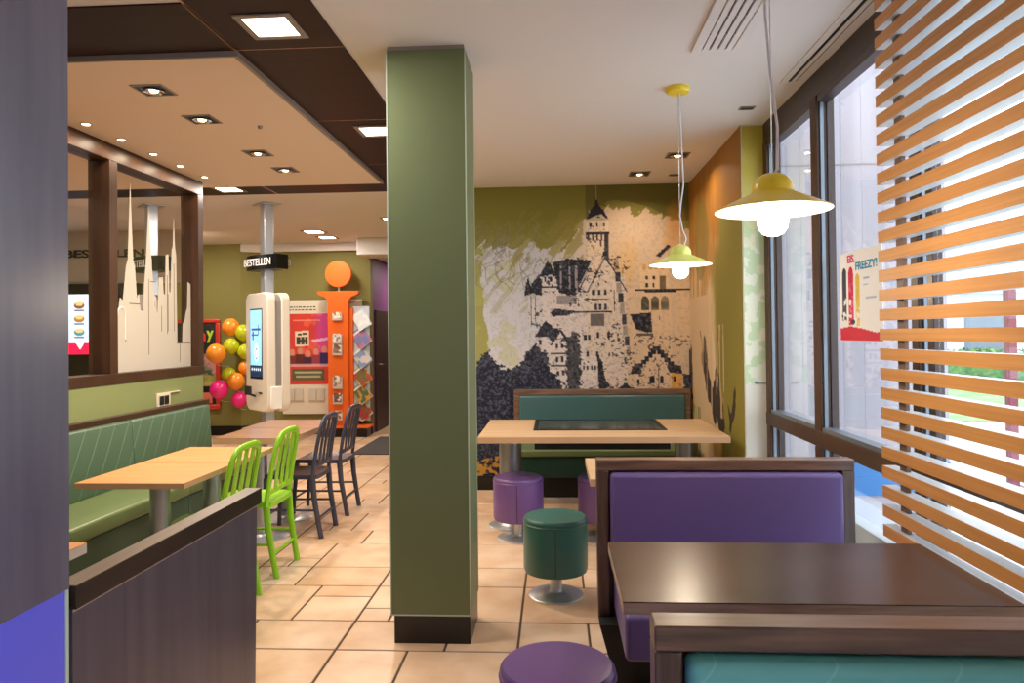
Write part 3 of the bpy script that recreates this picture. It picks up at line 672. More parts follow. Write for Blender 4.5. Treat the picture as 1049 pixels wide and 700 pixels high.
# ================================================================== CHAIRS
def chair(label, m):
    """faces -x; feet at x=0 rear, y +-.18"""
    t = thing('slat_back_chair', label, 'chair')
    def rear(s):
        return [(.012, s*.172, 0), (-.008, s*.177, .12), (-.034, s*.182, .28), (-.046, s*.184, .43), (-.034, s*.183, .52), (-.012, s*.18, .66), (.012, s*.172, .78)]
    for s in (-1, 1): MB().tube(rear(s)[:4], [(.019, .016), (.019, .016), (.021, .016), (.023, .016)], 10, flat=(1, 0, 0)).make('leg', m, t)
    for s in (-1, 1): MB().tube([(-.43, s*.17, 0), (-.42, s*.168, .2), (-.40, s*.162, .43)], [(.014, .014), (.017, .015), (.02, .016)], 10, flat=(1, 0, 0)).make('leg', m, t)
    # back hoop: posts curve into the top rail
    pts = rear(-1)[3:] + [(.022, -.158, .825), (.028, -.13, .852), (.031, -.09, .862), (.032, 0, .865), (.031, .09, .862), (.028, .13, .852), (.022, .158, .825)] + rear(1)[3:][::-1]
    MB().tube(pts, [(.014, .020)]*len(pts), 10, flat=(1, 0, 0)).make('back_frame', m, t)
    for y in (-.085, 0, .085):
        MB().tube([(-.03, y, .50), (-.012, y, .64), (.01, y, .76), (.028, y, .855)], [(.006, .029)]*4, 8, flat=(1, 0, 0)).make('back_slat', m, t)
    MB().tube([(-.033, -.178, .51), (-.025, 0, .515), (-.033, .178, .51)], (.007, .018), 8, flat=(1, 0, 0)).make('back_rail', m, t)
    # seat: dished pan with rounded corners
    n = 14; vs = []; fs = []
    for i in range(n+1):
        for j in range(n+1):
            a = i/n; b = j/n*2-1; x = -.02-.41*a; wdt = .19-.012*a-.02*(abs(a-.5)*2)**6; y = b*wdt
            z = .447-.012*(1-(2*a-1)**2)*(1-b*b)+.006*abs(b)**3-(.012 if a > .94 else 0); vs.append((x, y, z))
    N = (n+1)**2; vs2 = vs+[(x, y, z-.03) for x, y, z in vs]
    for i in range(n):
        for j in range(n):
            q = i*(n+1)+j; fs.append((q, q+1, q+n+2, q+n+1)); fs.append((N+q, N+q+n+1, N+q+n+2, N+q+1))
    for k in range(n):
        a, b = k, k+1; fs.append((a, b, N+b, N+a)); a, b = n*(n+1)+k, n*(n+1)+k+1; fs.append((a, N+a, N+b, b))
        a, b = k*(n+1), (k+1)*(n+1); fs.append((a, N+a, N+b, b)); a, b = k*(n+1)+n, (k+1)*(n+1)+n; fs.append((a, b, N+b, N+a))
    MB().add(vs2, fs).make('seat', m, t)
    for s in (-1, 1): MB().tube([(-.02, s*.18, .2), (-.42, s*.168, .2)], .0085, 8).make('stretcher', m, t)
    MB().tube([(-.013, -.178, .14), (-.013, .178, .14)], .0085, 8).make('stretcher', m, t)
    MB().tube([(-.422, -.168, .14), (-.422, .168, .14)], .0085, 8).make('stretcher', m, t)
    return t
cg = place(chair('near lime green slat-back chair, its lower half behind the dark partition', M['lime']), (-1.690, 3.81, 0), group='lime green chairs at the light wood tables')
c2 = dup(cg); place(c2, (-1.695, 4.43, 0), label='lime green slat-back chair standing just beyond the dark partition')
cn = place(chair('dark slate slat-back chair, the nearer of the two', M['navy']), (-1.70, 5.27, 0), group='dark chairs at the brown tables')
c4 = dup(cn); place(c4, (-1.697, 5.91, 0), label='dark slate slat-back chair, the farther of the two')

# ================================================================== PARTITIONS
t = thing('low_partition', 'waist-high dark wood partition ending beside the lime green chair', 'partition', (-1.06, 1.5, 0))
MB().prism([(0, 0), (.930, 0), (.962, .875), (0, .875)], -.012, .018, 'x').make('panel', M['partition'], t)
mb = MB(); mb.box(-.027, .027, .0, .98, .9175, .92); mb.k = 1; mb.box(-.027, .027, .0, .98, .868, .9175)
mb.make('cap', [mat('brown_cap_top', (120, 98, 80), .35, noise=.3, scale=(20, 3, 20)), M['partition_cap']], t)
B(.018, .020, .0, .962, .862, .868).make('cap_joint', M['walnut_edge'], t)
t = thing('tall_partition', 'tall grey-stained wood panel with violet base at the left edge', 'partition', (-1.09, -1.0, 0))
B(0, .045, 0, 2.495, .915, ZC-.001).make('upper_panel', mat('grey_stained_wood', (102, 98, 112), .26, rgb2=(86, 82, 98), scale=(10, 14, 1.2), nlo=.3, nhi=.7, spec=.7), t)
B(0, .045, 0, 2.480, 0, .915).make('lower_panel', M['violet_panel'], t)
B(0, .047, 2.480, 2.490, 0, .915).make('edge_strip', M['edge'], t)

# ---- slat screen before the window
t = thing('slat_screen', 'tall screen of horizontal orange wood slats in front of the right window', 'screen', (1.20, -.3, 0))
for k in range(-9, 29):
    z = .733+.072*k
    if z > ZC-.005: break
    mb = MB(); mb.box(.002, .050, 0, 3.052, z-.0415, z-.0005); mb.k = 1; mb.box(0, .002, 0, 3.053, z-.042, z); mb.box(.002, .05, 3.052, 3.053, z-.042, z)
    mb.make('slat', [M['slat_glare'], M['slat']], t)
for y in (2.91, 1.6, .3): B(.022, .036, y, y+.05, 0, ZC-.001).make('post', M['post'], t)

# ================================================================== LIGHT FITTINGS
WARM = (255, 226, 194); NEUT = (255, 243, 230)
def led(label, x, y, s=.19, z=ZC-.008, watts=K_LED, rgb=NEUT, group='square LED panels', frame=.03):
    t = thing('ceiling_light', label, 'ceiling light', (x, y, z), 0, group)
    mb = MB(); a = s/2+frame; b = s/2
    mb.box(-a, a, -a, -b, -.008, 0); mb.box(-a, a, b, a, -.008, 0); mb.box(-a, -b, -b, b, -.008, 0); mb.box(b, a, -b, b, -.008, 0)
    mb.make('frame', M['seam'], t, bevel=.002)
    B(-b, b, -b, b, -.004, -.001).make('diffuser', M['led'], t)
    lamp('led_lamp', 'AREA', (0, 0, -.02), watts, rgb, s, t)
led('square LED light in the dark ceiling strip left of the pillar top, the nearest', -1.226, 3.085)
led('square LED light in the dark strip, half hidden behind the pillar', -1.17, 4.73, watts=K_LED)
led('square LED light in the dark cross strip above the skyline glass', -2.985, 6.475)
led('small far ceiling light nearer to the steel pole', -3.147, 9.3, .22, ZC, K_LED*.6)
led('small far ceiling light above the orange disc', -3.147, 9.86, .2, ZC, K_LED*.3)
led('far ceiling light seen through the glass partition', -5.0, 9.2, .22, ZC-.0, K_LED)
led('square LED light in the dark cross strip over the order area', -5.6, 6.52)
led('square ceiling light in the rear passage', -2.0, 11.8, z=2.62)  # extra lamp, added to light the dark purple wall
led('square ceiling light behind the pillar in the rear hall', -1.9, 8.4, z=ZC)  # unseen lamp, added as fill for the far area
def downlight(label, x, y, z, group='square recessed spotlights', watts=K_SPOT, s=.075):
    t = thing('recessed_spotlight', label, 'spotlight', (x, y, z), 0, group)
    mb = MB(); a = s+.012
    mb.box(-a, a, -a, -s, -.006, 0); mb.box(-a, a, s, a, -.006, 0); mb.box(-a, -s, -s, s, -.006, 0); mb.box(s, a, -s, s, -.006, 0)
    mb.make('frame', M['grey'], t)
    B(-s, s, -s, s, -.002, -.0005).make('housing', M['black'], t)
    MB().lathe([(.054, -.003), (.056, -.012), (.046, -.014), (.03, -.007), (.028, -.004)], n=32).make('reflector', M['chrome'], t)
    MB().lathe([(.001, -.014), (.018, -.012), (.024, -.005)], n=20).make('lamp_face', M['spot'], t)
    lamp('spot_lamp', 'AREA', (0, 0, -.03), watts, WARM, .06, t, spread=150)
for y, lb in ((3.765, 'nearest square spotlight in the cream ceiling panel'), (4.298, 'second square spotlight in the cream ceiling panel'), (5.133, 'third square spotlight in the cream ceiling panel'), (5.671, 'farthest square spotlight in the cream ceiling panel')):
    downlight(lb, -2.148, y, 2.79)
for x in (-3.9, -5.4):
    for y in (3.9, 5.2): downlight('square spotlight over the order area behind the glass', x, y, 2.79, 'spotlights over the order area')
downlight('square spotlight by the back wall behind the pendant cord', .962, 5.647, ZC, 'square spotlights before the mural', K_SPOT*.4)
downlight('square spotlight by the back wall left of the pendant cord', .742, 6.274, ZC, 'square spotlights before the mural', K_SPOT*.4)
for k, y in enumerate((4.325, 4.69, 5.08, 5.46, 5.854)):
    t = thing('round_spotlight', ('nearest', 'second', 'third', 'fourth', 'farthest')[k]+' small round spotlight along the glass partition', 'spotlight', (-2.905, y, 2.79), 0, 'round spotlights along the partition')
    MB().lathe([(.024, 0), (.034, -.001), (.034, -.005), (.026, -.006), (.024, -.001)], n=28).make('ring', M['steel'], t)
    MB().lathe([(.001, -.006), (.02, -.005), (.024, -.001)], n=20).make('lamp_face', M['spot'], t)
    lamp('spot_lamp', 'AREA', (0, 0, -.02), K_SPOT*.16, WARM, .04, t)
def pendant(label, x, y, zr, R, m, cord):
    """zr = height of the shade rim"""
    t = thing('pendant_lamp', label, 'pendant lamp', (x, y, ZC), 0, 'yellow pendant lamps over the booth tables')
    z = zr-ZC; 
    MB().lathe([(.066, 0), (.066, -.02), (.058, -.03), (.012, -.034)], n=40).make('ceiling_rose', M['yellow'], t)
    out = [(R, z), (R, z+.002), (R*.66, z+.030), (.066, z+.051), (.060, z+.056), (.060, z+.070), (.055, z+.086), (.043, z+.100), (.026, z+.109), (.008, z+.112)]
    sh = MB().lathe(out, n=64, caps=False).make('shade', m, t); 
    inn = [(R, z), (R*.66, z+.027), (.064, z+.048), (.05, z+.06), (.01, z+.07)]
    MB().lathe([(R, z), (R, z-.0015)]+[(r, zz-.0015) for r, zz in inn[1:]], n=64, caps=False).make('shade_lining', M['white'], sh)
    MB().lathe([(.03, z+.065), (.03, z+.02)], n=24).make('socket', M['white'], t)
    MB().lathe([(.026, z+.04), (.042, z+.025), (.045, z), (.045, z-.035), (.041, z-.055), (.030, z-.070), (.014, z-.077), (.001, z-.079)], n=40).make('bulb', M['bulb'], t)
    MB().tube([(0, 0, -.03), (0, 0, z+.112)], .0016, 6).make('steel_wire', M['steel'], t)
    MB().tube(cord, .0042, 8).make('cord', M['cord'], t)
    lamp('bulb_lamp', 'POINT', (0, 0, z-.16), K_PEND, (255, 234, 206), .05, t)
    lamp('bulb_lamp', 'POINT', (0, 0, z+.01), K_PEND*.25, (255, 234, 206), .055, t)
zz = 1.812-ZC
pendant('near yellow pendant lamp hanging over the dark table', .657, 2.21, 1.812, .168, M['yellow'],
        [(-.008, -.01, -.03), (-.014, -.01, -.25), (-.016, -.01, -.42), (-.004, -.012, -.6), (.014, -.012, -.76), (.012, -.01, -.885), (.004, 0, zz+.108)])
zz = 1.826-ZC
pendant('far yellow-green pendant lamp hanging nearer to the mural', .704, 4.085, 1.826, .172, M['yellow_pale'],
        [(.004, -.01, -.03), (.01, -.012, -.2), (.016, -.012, -.42), (.020, -.012, -.55), (.004, -.012, -.66), (-.002, -.012, -.72), (.012, -.012, -.80), (.032, -.01, -.85), (.02, 0, zz+.105)])
# ---- ceiling grille, slot diffuser, vents
t = thing('ceiling_vent', 'slotted ceiling air grille near the top of the view', 'air vent', (.795, 2.95, ZC))
mb = MB(); mb.box(-.105, .105, -.58, .58, -.004, 0); mb.make('backing', M['black_matt'], t)
mb = MB(); mb.box(-.12, -.075, -.6, .6, -.014, 0); mb.box(.075, .12, -.6, .6, -.014, 0); mb.box(-.075, .075, .56, .6, -.014, 0); mb.box(-.075, .075, -.6, -.56, -.014, 0)
mb.make('frame', M['ceil'], t, bevel=.002)
for x in (-.056, -.0187, .0187, .056)[:]: 
    B(x-.013, x+.013, -.56, .56, -.0145, -.004).make('blade', M['ceil'], t)
for y in (-.4, -.2, 0, .18, .38): B(-.075, .075, y, y+.01, -.013, -.004).make('clip', M['grey'], t)
t = thing('slot_diffuser', 'long slotted air outlet in the ceiling beside the window', 'air vent', (1.3, 1.5, ZC))
B(-.045, .055, -2.5, 2.55, -.006, 0).make('frame', M['ceil'], t); B(-.012, .004, -2.48, 2.52, -.0075, -.006).make('slot', M['black'], t); B(.028, .034, -2.48, 2.52, -.0075, -.006).make('slot', M['grey'], t)
for (x, y, lb) in ((1.19, 4.49, 'small dark square ceiling vent near the window head'), (1.05, 6.35, 'tiny dark ceiling vent in front of the mural')):
    t = thing('small_ceiling_vent', lb, 'air vent', (x, y, ZC)); B(-.045, .045, -.03, .03, -.006, 0).make('frame', M['grey'], t); B(-.035, .035, -.02, .02, -.0075, -.006).make('grid', M['black_matt'], t)
tag(MB().lathe([(.001, -.02), (.012, -.016), (.016, 0)], -1.86, 4.48, 16, Matrix.Translation((0, 0, 2.79))).make('sprinkler_head', M['grey']), 'tiny sprinkler head in the cream ceiling panel', 'sprinkler')

# ---- socket strip on the green wall
t = thing('wall_socket', 'black double socket in a pale wall strip above the green bench', 'socket', (-3.04, 5.42, .965))
B(0, .012, -.09, .25, .05, .058).make('strip', M['board'], t); B(0, .014, -.09, .10, -.045, .05).make('plate', M['board'], t, bevel=.003)
for y in (-.06, .01): B(.014, .02, y, y+.06, -.032, .035).make('outlet', M['socket'], t, bevel=.003)

# ---- door mat
tag(B(-2.5, -1.6, 8.67, 10.15, .0005, .012).make('door_mat', M['mat'], bevel=.003), 'dark grey door mat on the tiles by the passage', 'door mat')

# ================================================================== ORDER KIOSKS
def kiosk_screen(t, nm='screen'):
    c = Canvas(0, 100, 0, 180, 2, (120, 176, 214)); U, V = c.U, c.V
    c.rect(0, 150, 100, 180, (24, 40, 60)); c.rect(12, 50, 92, 54, (40, 50, 70)); c.rect(12, 66, 70, 69, (40, 50, 70)); c.rect(20, 58, 30, 80, (40, 50, 70)); c.rect(70, 40, 74, 66, (40, 50, 70))
    c.ell(55, 115, 20, 26, (180, 214, 232)); c.ell(55, 118, 12, 16, (70, 90, 110)); c.ell(55, 118, 8, 12, (180, 214, 232))
    for k in range(5): c.ell(14+18*k, 160, 4, 4, (200, 210, 220))
    return c.mesh(nm, M['screen'], lambda U, V: (-.14+U/100*.28, np.full(U.shape, -.1255), 1.72-V/180*.68), t, back=(0, .004, 0))
def kiosk(label):
    t = thing('order_kiosk', label, 'kiosk')
    def rr(x0, x1, z0, z1, r, n=6):
        p = []
        for cx, cz, a0 in ((x1-r, z1-r, 0), (x0+r, z1-r, 90), (x0+r, z0+r, 180), (x1-r, z0+r, 270)):
            for k in range(n+1): a = math.radians(a0+90*k/n); p.append((cx+r*math.cos(a), cz+r*math.sin(a)))
        return p
    for y0, y1 in ((-.12, -.03), (.03, .12)): 
        MB().prism(rr(-.275, .275, .69, 1.895, .09), y0, y1, 'y').make('shell', M['kiosk'], t, bevel=.012, seg=3)
    MB().prism(rr(-.262, .262, .71, 1.875, .09), -.03, .03, 'y').make('spine', M['grey'], t)
    mb = B(-.155, .155, -.1225, -.118, 1.02, 1.735); mb.make('bezel', M['black'], t)
    kiosk_screen(t)
    s = B(-.155, .155, .118, .1225, 1.02, 1.735).make('bezel', M['black'], t)
    mb = MB().tube([(-.02, -.125, .84), (-.02, -.17, .86), (.0, -.2, .9)], .012, 8); mb.box(-.07, .05, -.215, -.19, .86, .95); mb.make('card_reader', M['black_matt'], t, bevel=.003)
    B(.06, .14, -.124, -.118, .87, .885).make('receipt_slot', M['black'], t)
    B(.20, .285, -.09, .03, .72, .95).make('printer_box', M['white'], t, bevel=.01)
    for z0, z1 in ((0, .70), (1.89, 2.14), (2.285, ZC-.001)): B(-.055, .055, -.05, .05, z0, z1).make('pole', M['steel'], t, bevel=.006)
    B(-.14, .14, -.1, .1, ZC-.012, ZC-.001).make('ceiling_plate', M['steel'], t); B(-.16, .16, -.12, .12, 0, .012).make('floor_plate', M['steel'], t)
    # sign: box with gently bowed faces
    n = 12; fr = [(-.25+.5*k/n, -.07-.05*(1-(2*k/n-1)**2)) for k in range(n+1)]; pts = fr+[(x, -y) for x, y in fr[::-1]]; rs_ = Matrix.Rotation(math.radians(13), 4, 'Z')
    sg = MB().prism(pts, 2.135, 2.285).make('sign', M['black'], t); sg.rotation_euler = (0, 0, math.radians(13))
    text('sign_lettering', 'BESTELLEN', .105, M['letter_white'], sg, (-.22, -.1215, 2.175), (PI/2, 0, 0), .44, .0015, .001)
    text('sign_lettering', 'BESTELLEN', .105, M['letter_white'], sg, (.22, .1215, 2.175), (PI/2, 0, PI), .44, .0015, .001)
    return t
kk = place(kiosk('white order kiosk on a steel pole with a black BESTELLEN sign, in full view'), (-2.965, 7.30, 0), math.radians(-45))
k2 = dup(kk); place(k2, (-4.17, 7.25, 0), math.radians(-44), 'second order kiosk seen behind the skyline glass')

# ---- poster board on the far wall
t = thing('notice_board', 'cream notice board with a red event poster on the far wall', 'notice board', (-3.43, 10.485, 0))
B(-.60, .60, -.02, 0, .30, 1.98).make('board', M['board'], t, bevel=.003)
c = Canvas(0, 66, 0, 102, 1, (206, 62, 52)); U, V = c.U, c.V; n = fbm(U, V, 14, 5)
c.put(np.clip((U-38)/12, 0, 1)*np.clip((72-V)/10, 0, 1), (202, 70, 140)); c.put((n > .62) & (V < 60), (232, 120, 90), .5)
c.poly([(13, 26), (33, 24), (34, 46), (27, 47), (12, 48)], (226, 206, 178)); 
for (a, b, e, f) in ((17, 29, 22, 31), (24, 28, 30, 30), (15, 34, 20, 44), (22, 34, 26, 44), (28, 34, 31, 44), (16, 38, 30, 40)): c.rect(a, b, e, f, (64, 60, 48))
c.line((38, 40), (64, 36), 4, (236, 200, 226), .8); c.rect(10, 9, 50, 10.5, (232, 160, 130), .7)
for x, h, col in ((8, 56, (120, 50, 40)), (20, 54, (90, 40, 40)), (32, 58, (70, 40, 60)), (44, 55, (150, 60, 70)), (56, 52, (60, 40, 90))): c.ell(x, h, 4, 5, (206, 140, 110)); c.rect(x-6, h+5, x+6, 74, col)
c.rect(0, 73, 66, 76, (236, 190, 190), .7); c.rect(8, 80, 56, 96, (92, 90, 60)); c.rect(12, 84, 52, 86, (190, 186, 150), .8); c.rect(14, 90, 50, 92, (190, 186, 150), .8)
c.mesh('event_poster', M['vc'], lambda U, V: (-.53+U/100, np.full(U.shape, -.0245), 1.78-V/100*1.02), t, back=(0, .004, 0))
mb = MB(); rs = random.Random(2)
for row, z, s in ((0, 1.87, .02), (1, 1.83, .018)):
    x = -.55
    while x < -.12: 
        w_ = rs.uniform(.02, .05); mb.box(x, x+w_, -.0215, -.02, z, z+s*.8); x += w_+.015
mb.make('small_print', M['ink'], t)
for x in (-.53, -.40, -.2, -.08, .1, .25): B(x, x+.11, -.04, -.02, .50, .68).make('leaflet_pocket', mat('clear_pocket', (206, 198, 182), .3), t, bevel=.002)

# ---- info totem
t = thing('info_totem', 'orange information stand shaped like a letter i', 'information stand', (-3.11, 10.25, 0))
pts = [(-.15, .15), (.15, .15), (.15, 1.90)]+[(.15+.09*(1-math.cos(a*PI/16)), 1.90+.12*math.sin(a*PI/16)) for a in range(1, 9)]+[(.30, 2.05), (.30, 2.09), (-.30, 2.09), (-.30, 2.05)]+[(-.15-.09*(1-math.cos(a*PI/16)), 1.90+.12*math.sin(a*PI/16)) for a in range(8, 0, -1)]+[(-.15, 1.90)]
MB().prism(pts, -.05, .05, 'y').make('body', M['orange'], t, bevel=.004)
MB().lathe([(.19, -.03), (.19, .03)], n=56, T=Matrix.Translation((0, 0, 2.34)) @ Matrix.Rotation(PI/2, 4, 'X')).make('disc', M['orange'], t, bevel=.004)
B(-.012, .012, .0, .02, 2.08, 2.2).make('disc_support', M['steel'], t)
B(-.30, .46, -.12, .16, .13, .16).make('base_plate', M['orange'], t, bevel=.004); B(-.26, .42, -.08, .14, 0, .13).make('base', M['black'], t)
for z, h, cols in ((1.70, .11, (230, 214, 190)), (1.36, .14, (214, 206, 200)), (1.20, .16, (150, 120, 100)), (.72, .18, (206, 190, 170)), (.50, .15, (120, 96, 84)), (.27, .13, (190, 140, 110))):
    s = B(-.075, .065, -.085, -.05, z-.03, z+h-.04).make('leaflet_holder', mat('acrylic', (206, 190, 176), .2), t, bevel=.002)
    c = Canvas(0, 12, 0, 12, 1, cols); nn = vnoise(c.U, c.V, 3, int(z*50)); c.put(nn > .55, (90, 70, 70), .6); c.put(nn < .3, (240, 236, 230), .9)
    c.mesh('leaflet', M['vc'], lambda U, V, z=z, h=h: (-.06+U*.0092, np.full(U.shape, -.0865), z+h-.02-V*h/14), s, back=(0, .001, 0))
t2 = B(.19, .43, .05, .075, .22, 1.87).make('rack_panel', mat('pale_blue_rack', (206, 216, 226), .4), t, bevel=.003)
MB().box(.14, .2, .0, .07, .25, 1.85).make('rack_mount', M['orange'], t)
mgroup = 'magazines in the rack of the orange stand'
for k, (z, nm) in enumerate(((1.68, 'topmost'), (1.42, 'second from the top'), (1.14, 'third from the top'), (.87, 'third from the bottom'), (.62, 'second from the bottom'), (.38, 'lowest'))):
    c = Canvas(0, 21, 0, 28, 1, ((200, 214, 224), (150, 160, 190), (196, 200, 206), (214, 196, 160), (180, 170, 150), (200, 186, 160))[k])
    nn = vnoise(c.U, c.V, 4, 70+k); c.rect(2, 2, 19, 26, ((220, 226, 230), (120, 130, 180), (210, 200, 200), (120, 110, 70), (90, 110, 80), (110, 96, 70))[k]); c.put((nn > .55) & (c.V > 5), ((240, 240, 240), (200, 120, 150), (120, 150, 190), (200, 70, 50), (216, 150, 60), (170, 50, 50))[k], .85); c.rect(3, 3, 16, 5, (240, 240, 240))
    o = c.mesh('magazine', M['vc_glossy'], lambda U, V: ((U-10.5)*.01, 0*U, (14-V)*.01), back=(0, .006, 0))
    o.location = (-3.11+.32, 10.25+.02, z); o.rotation_euler = (math.radians(-8), math.radians(-38 if k else -30), 0)
    tag(o, nm+' magazine in the rack beside the orange stand', 'magazine', mgroup)

# ---- red framed chalk board and balloons
t = thing('framed_menu_board', 'red framed chalkboard poster on the far wall, half behind the balloons', 'poster', (-5.28, 10.37, 0))
mb = MB(); mb.box(-.36, .36, -.03, 0, 1.66, 1.72); mb.box(-.36, .36, -.03, 0, .38, .46); mb.box(-.36, -.29, -.03, 0, .46, 1.66); mb.box(.29, .36, -.03, 0, .46, 1.66); mb.make('frame', mat('red_frame', (206, 60, 44), .4), t, bevel=.015)
c = Canvas(0, 58, 0, 120, 1, (44, 44, 40)); U, V = c.U, c.V; nn = fbm(U, V, 12, 5)
c.rect(0, 46, 58, 96, (150, 130, 110)); c.put((nn > .55) & (V > 46) & (V < 92), (206, 150, 140)); c.put((nn < .42) & (V > 60) & (V < 92), (70, 96, 60)); c.rect(0, 78, 58, 92, (190, 180, 70), .6); c.rect(0, 94, 58, 102, (30, 28, 26)); c.rect(6, 103, 52, 118, (226, 120, 96)); c.rect(20, 32, 26, 44, (110, 180, 220)); c.rect(10, 33, 16, 44, (110, 180, 220))
c.mesh('print', M['vc'], lambda U, V: (-.29+U/100, np.full(U.shape, -.012), 1.66-V/100), t, back=(0, .008, 0))
text('chalk_letter', 'n', .24, mat('red_chalk', (226, 60, 40), .6), t, (.04, -.014, 1.40), (PI/2, 0, 0), .1, .001, .008)
text('chalk_letter', 'y', .24, mat('lime_chalk', (190, 214, 50), .6), t, (.15, -.014, 1.43), (PI/2, 0, 0), .11, .001, .008)
BC = {'orange': (246, 150, 44), 'lime': (196, 206, 30), 'pink': (232, 40, 130)}
bm_ = {k: mat(k+'_balloon', v, .22, spec=.6) for k, v in BC.items()}
bl = [((-4.665, 10.15, 1.590), .122, 'orange', 'topmost orange balloon of the cluster'), ((-4.50, 10.18, 1.51), .112, 'lime', 'lime balloon at upper right, beside the kiosk'), ((-4.65, 10.13, 1.315), .112, 'lime', 'lime balloon below the topmost orange one'),
      ((-4.765, 9.90, 1.217), .133, 'orange', 'large orange balloon at the left of the cluster'), ((-4.46, 10.16, 1.235), .105, 'lime', 'lime balloon half behind the kiosk'), ((-4.69, 10.13, .905), .105, 'lime', 'lower lime balloon above the pink ones'),
      ((-4.56, 10.08, .815), .12, 'orange', 'low orange balloon right of the lower lime one'), ((-4.48, 10.2, 1.0), .095, 'orange', 'small orange balloon against the kiosk edge'), ((-4.77, 10.0, .70), .13, 'pink', 'larger pink balloon at the lower left'), ((-4.53, 10.12, .545), .11, 'pink', 'lowest pink balloon of the cluster')]
for (p, r, k, lb) in bl:
    t = thing('balloon', lb, 'balloon', p, 0, 'balloons in the cluster on the far wall')
    m_ = MB(); m_.lathe([(max(1e-5, r*math.sin(PI*j/14)*(1-.08*(j < 5))), -r*1.06*math.cos(PI*j/14)) for j in range(15)], n=28); m_.make('skin', bm_[k], t)
    MB().lathe([(.004, -r*1.05), (.012, -r*1.12)], n=10).make('knot', bm_[k], t)
    MB().tube([(0, 0, -r*1.08), (.03, .06, -r*1.3), (.0, (10.37-p[1])*.9, -r*1.5)], .002, 5).make('string', M['cord'], t)

# ================================================================== ORDER COUNTER behind the glass
text_o = text('counter_lettering', 'BESTELLEN', .14, M['ink'], None, (-6.26, 8.885, 2.485), (PI/2, 0, 0), 1.05, .006, .003)
tag(text_o, 'dark BESTELLEN lettering on the cream band over the order counter', 'lettering')
t = thing('counter_back_wall', 'dark back wall unit behind the order counter', 'counter wall', (-6.9, 8.9, 0))
B(-1.9, 1.6, 0, .1, 0, 2.149).make('panel', M['black_matt'], t)
struct('trim_5', B(-8.8, -5.3, 8.84, 8.9, 2.15, 2.18), M['steel'], 'thin steel ledge under the cream band')
def menu(label, x):
    t = thing('menu_screen', label, 'menu screen', (x, 8.80, 0), 0, 'lit menu screens over the counter')
    B(-.36, .36, 0, .02, 1.24, 2.02).make('casing', M['black'], t); B(-.05, .05, .02, .1, 1.55, 1.7).make('bracket', M['black'], t)
    c = Canvas(0, 70, 0, 76, 1, (206, 220, 236)); rs = random.Random(int(x*10))
    for k in range(3):
        for j in range(3):
            u, v = 12+22*k, 14+17*j; c.ell(u, v, 7, 4.5, rs.choice([(90, 140, 90), (150, 110, 60), (120, 80, 60), (70, 130, 140)])); c.ell(u, v-2, 5, 2.5, (220, 180, 110)); c.rect(u-6, v+6, u+6, v+7, (90, 90, 110))
    c.rect(0, 62, 70, 76, (226, 24, 70)); c.poly([(30, 62), (40, 62), (35, 70)], (250, 250, 250))
    c.mesh('display', M['screen'], lambda U, V: (-.35+U/100, np.full(U.shape, -.003), 2.01-V/100), t, back=(0, .002, 0))
menu('lit menu screen seen between the tall panel and the mullion', -6.0); menu('lit menu screen left of the other menu screen', -6.75)
t = thing('order_counter', 'dark order counter with a steel top behind the glass partition', 'counter', (-6.1, 7.4, 0))
B(-1.7, 1.0, -.35, .35, 0, .98).make('cabinet', M['black_matt'], t, bevel=.005); B(-1.75, 1.05, -.4, .4, .98, 1.02).make('countertop', M['steel'], t, bevel=.004)
t = thing('cash_register', 'dark cash register on the order counter', 'cash register', (-5.45, 7.35, 1.02))
B(-.14, .14, -.12, .12, 0, .08).make('drawer', M['black_matt'], t, bevel=.005); MB().tube([(0, 0, .08), (0, .02, .2)], .02).make('stand', M['steel'], t); B(-.15, .15, -.01, .02, .16, .4).make('display', M['black'], t, bevel=.005)

# ================================================================== POSTER ON THE WINDOW
c = Canvas(0, 46, 0, 42, .45, (250, 252, 255)); U, V = c.U, c.V
def pop(x, y, w, h, col, col2):
    c.ell(x, y+w, w, w*1.2, col); c.rect(x-w, y+w, x+w, y+h*.55, col); n = fbm(U, V, 3, int(x*9)); c.put((U > x-w) & (U < x+w) & (V > y+h*.25) & (V < y+h) & (n+.0 > .42), col, .9); c.put((U > x-w) & (U < x+w) & (V > y+h*.2) & (V < y+h) & (n > .62), col2, .7)
pop(5.5, 7.5, 2.6, 25, (66, 76, 92), (90, 50, 90)); pop(13, 7.5, 2.8, 27, (216, 40, 84), (244, 130, 150)); pop(20.5, 11, 2.3, 24, (232, 200, 92), (246, 226, 150))
c.rect(27, 13, 33, 13.8, (150, 190, 220)); c.rect(27, 16, 32, 16.7, (150, 190, 220)); c.rect(29, 22, 40, 22.7, (180, 200, 230)); c.ell(15, 33, 2.4, 1.2, (60, 40, 80)); c.poly([(0, 36), (12, 35), (24, 36), (40, 38), (46, 37), (46, 42), (0, 42)], (222, 50, 74)); c.ell(6, 31, 1, 1, (60, 40, 80)); c.ell(3, 30, .8, .8, (60, 40, 80))
o = c.mesh('window_poster', M['vc_glossy'], lambda U, V: (np.full(U.shape, 1.4485), 3.765-U/100*1.04, 1.832-V/100*1.04), back=(.0008, 0, 0))
tag(o, 'white ice lolly poster with red foot strip stuck on the window glass', 'poster')
text('lettering', 'EIS.', .052, M['mag'], o, (1.4475, 3.765-.10, 1.78), (PI/2, 0, -PI/2), .088, .0004, .0016)
text('lettering', 'FREEZY!', .052, M['cyan'], o, (1.4475, 3.765-.195, 1.738), (PI/2, 0, -PI/2), .235, .0004, .0016)

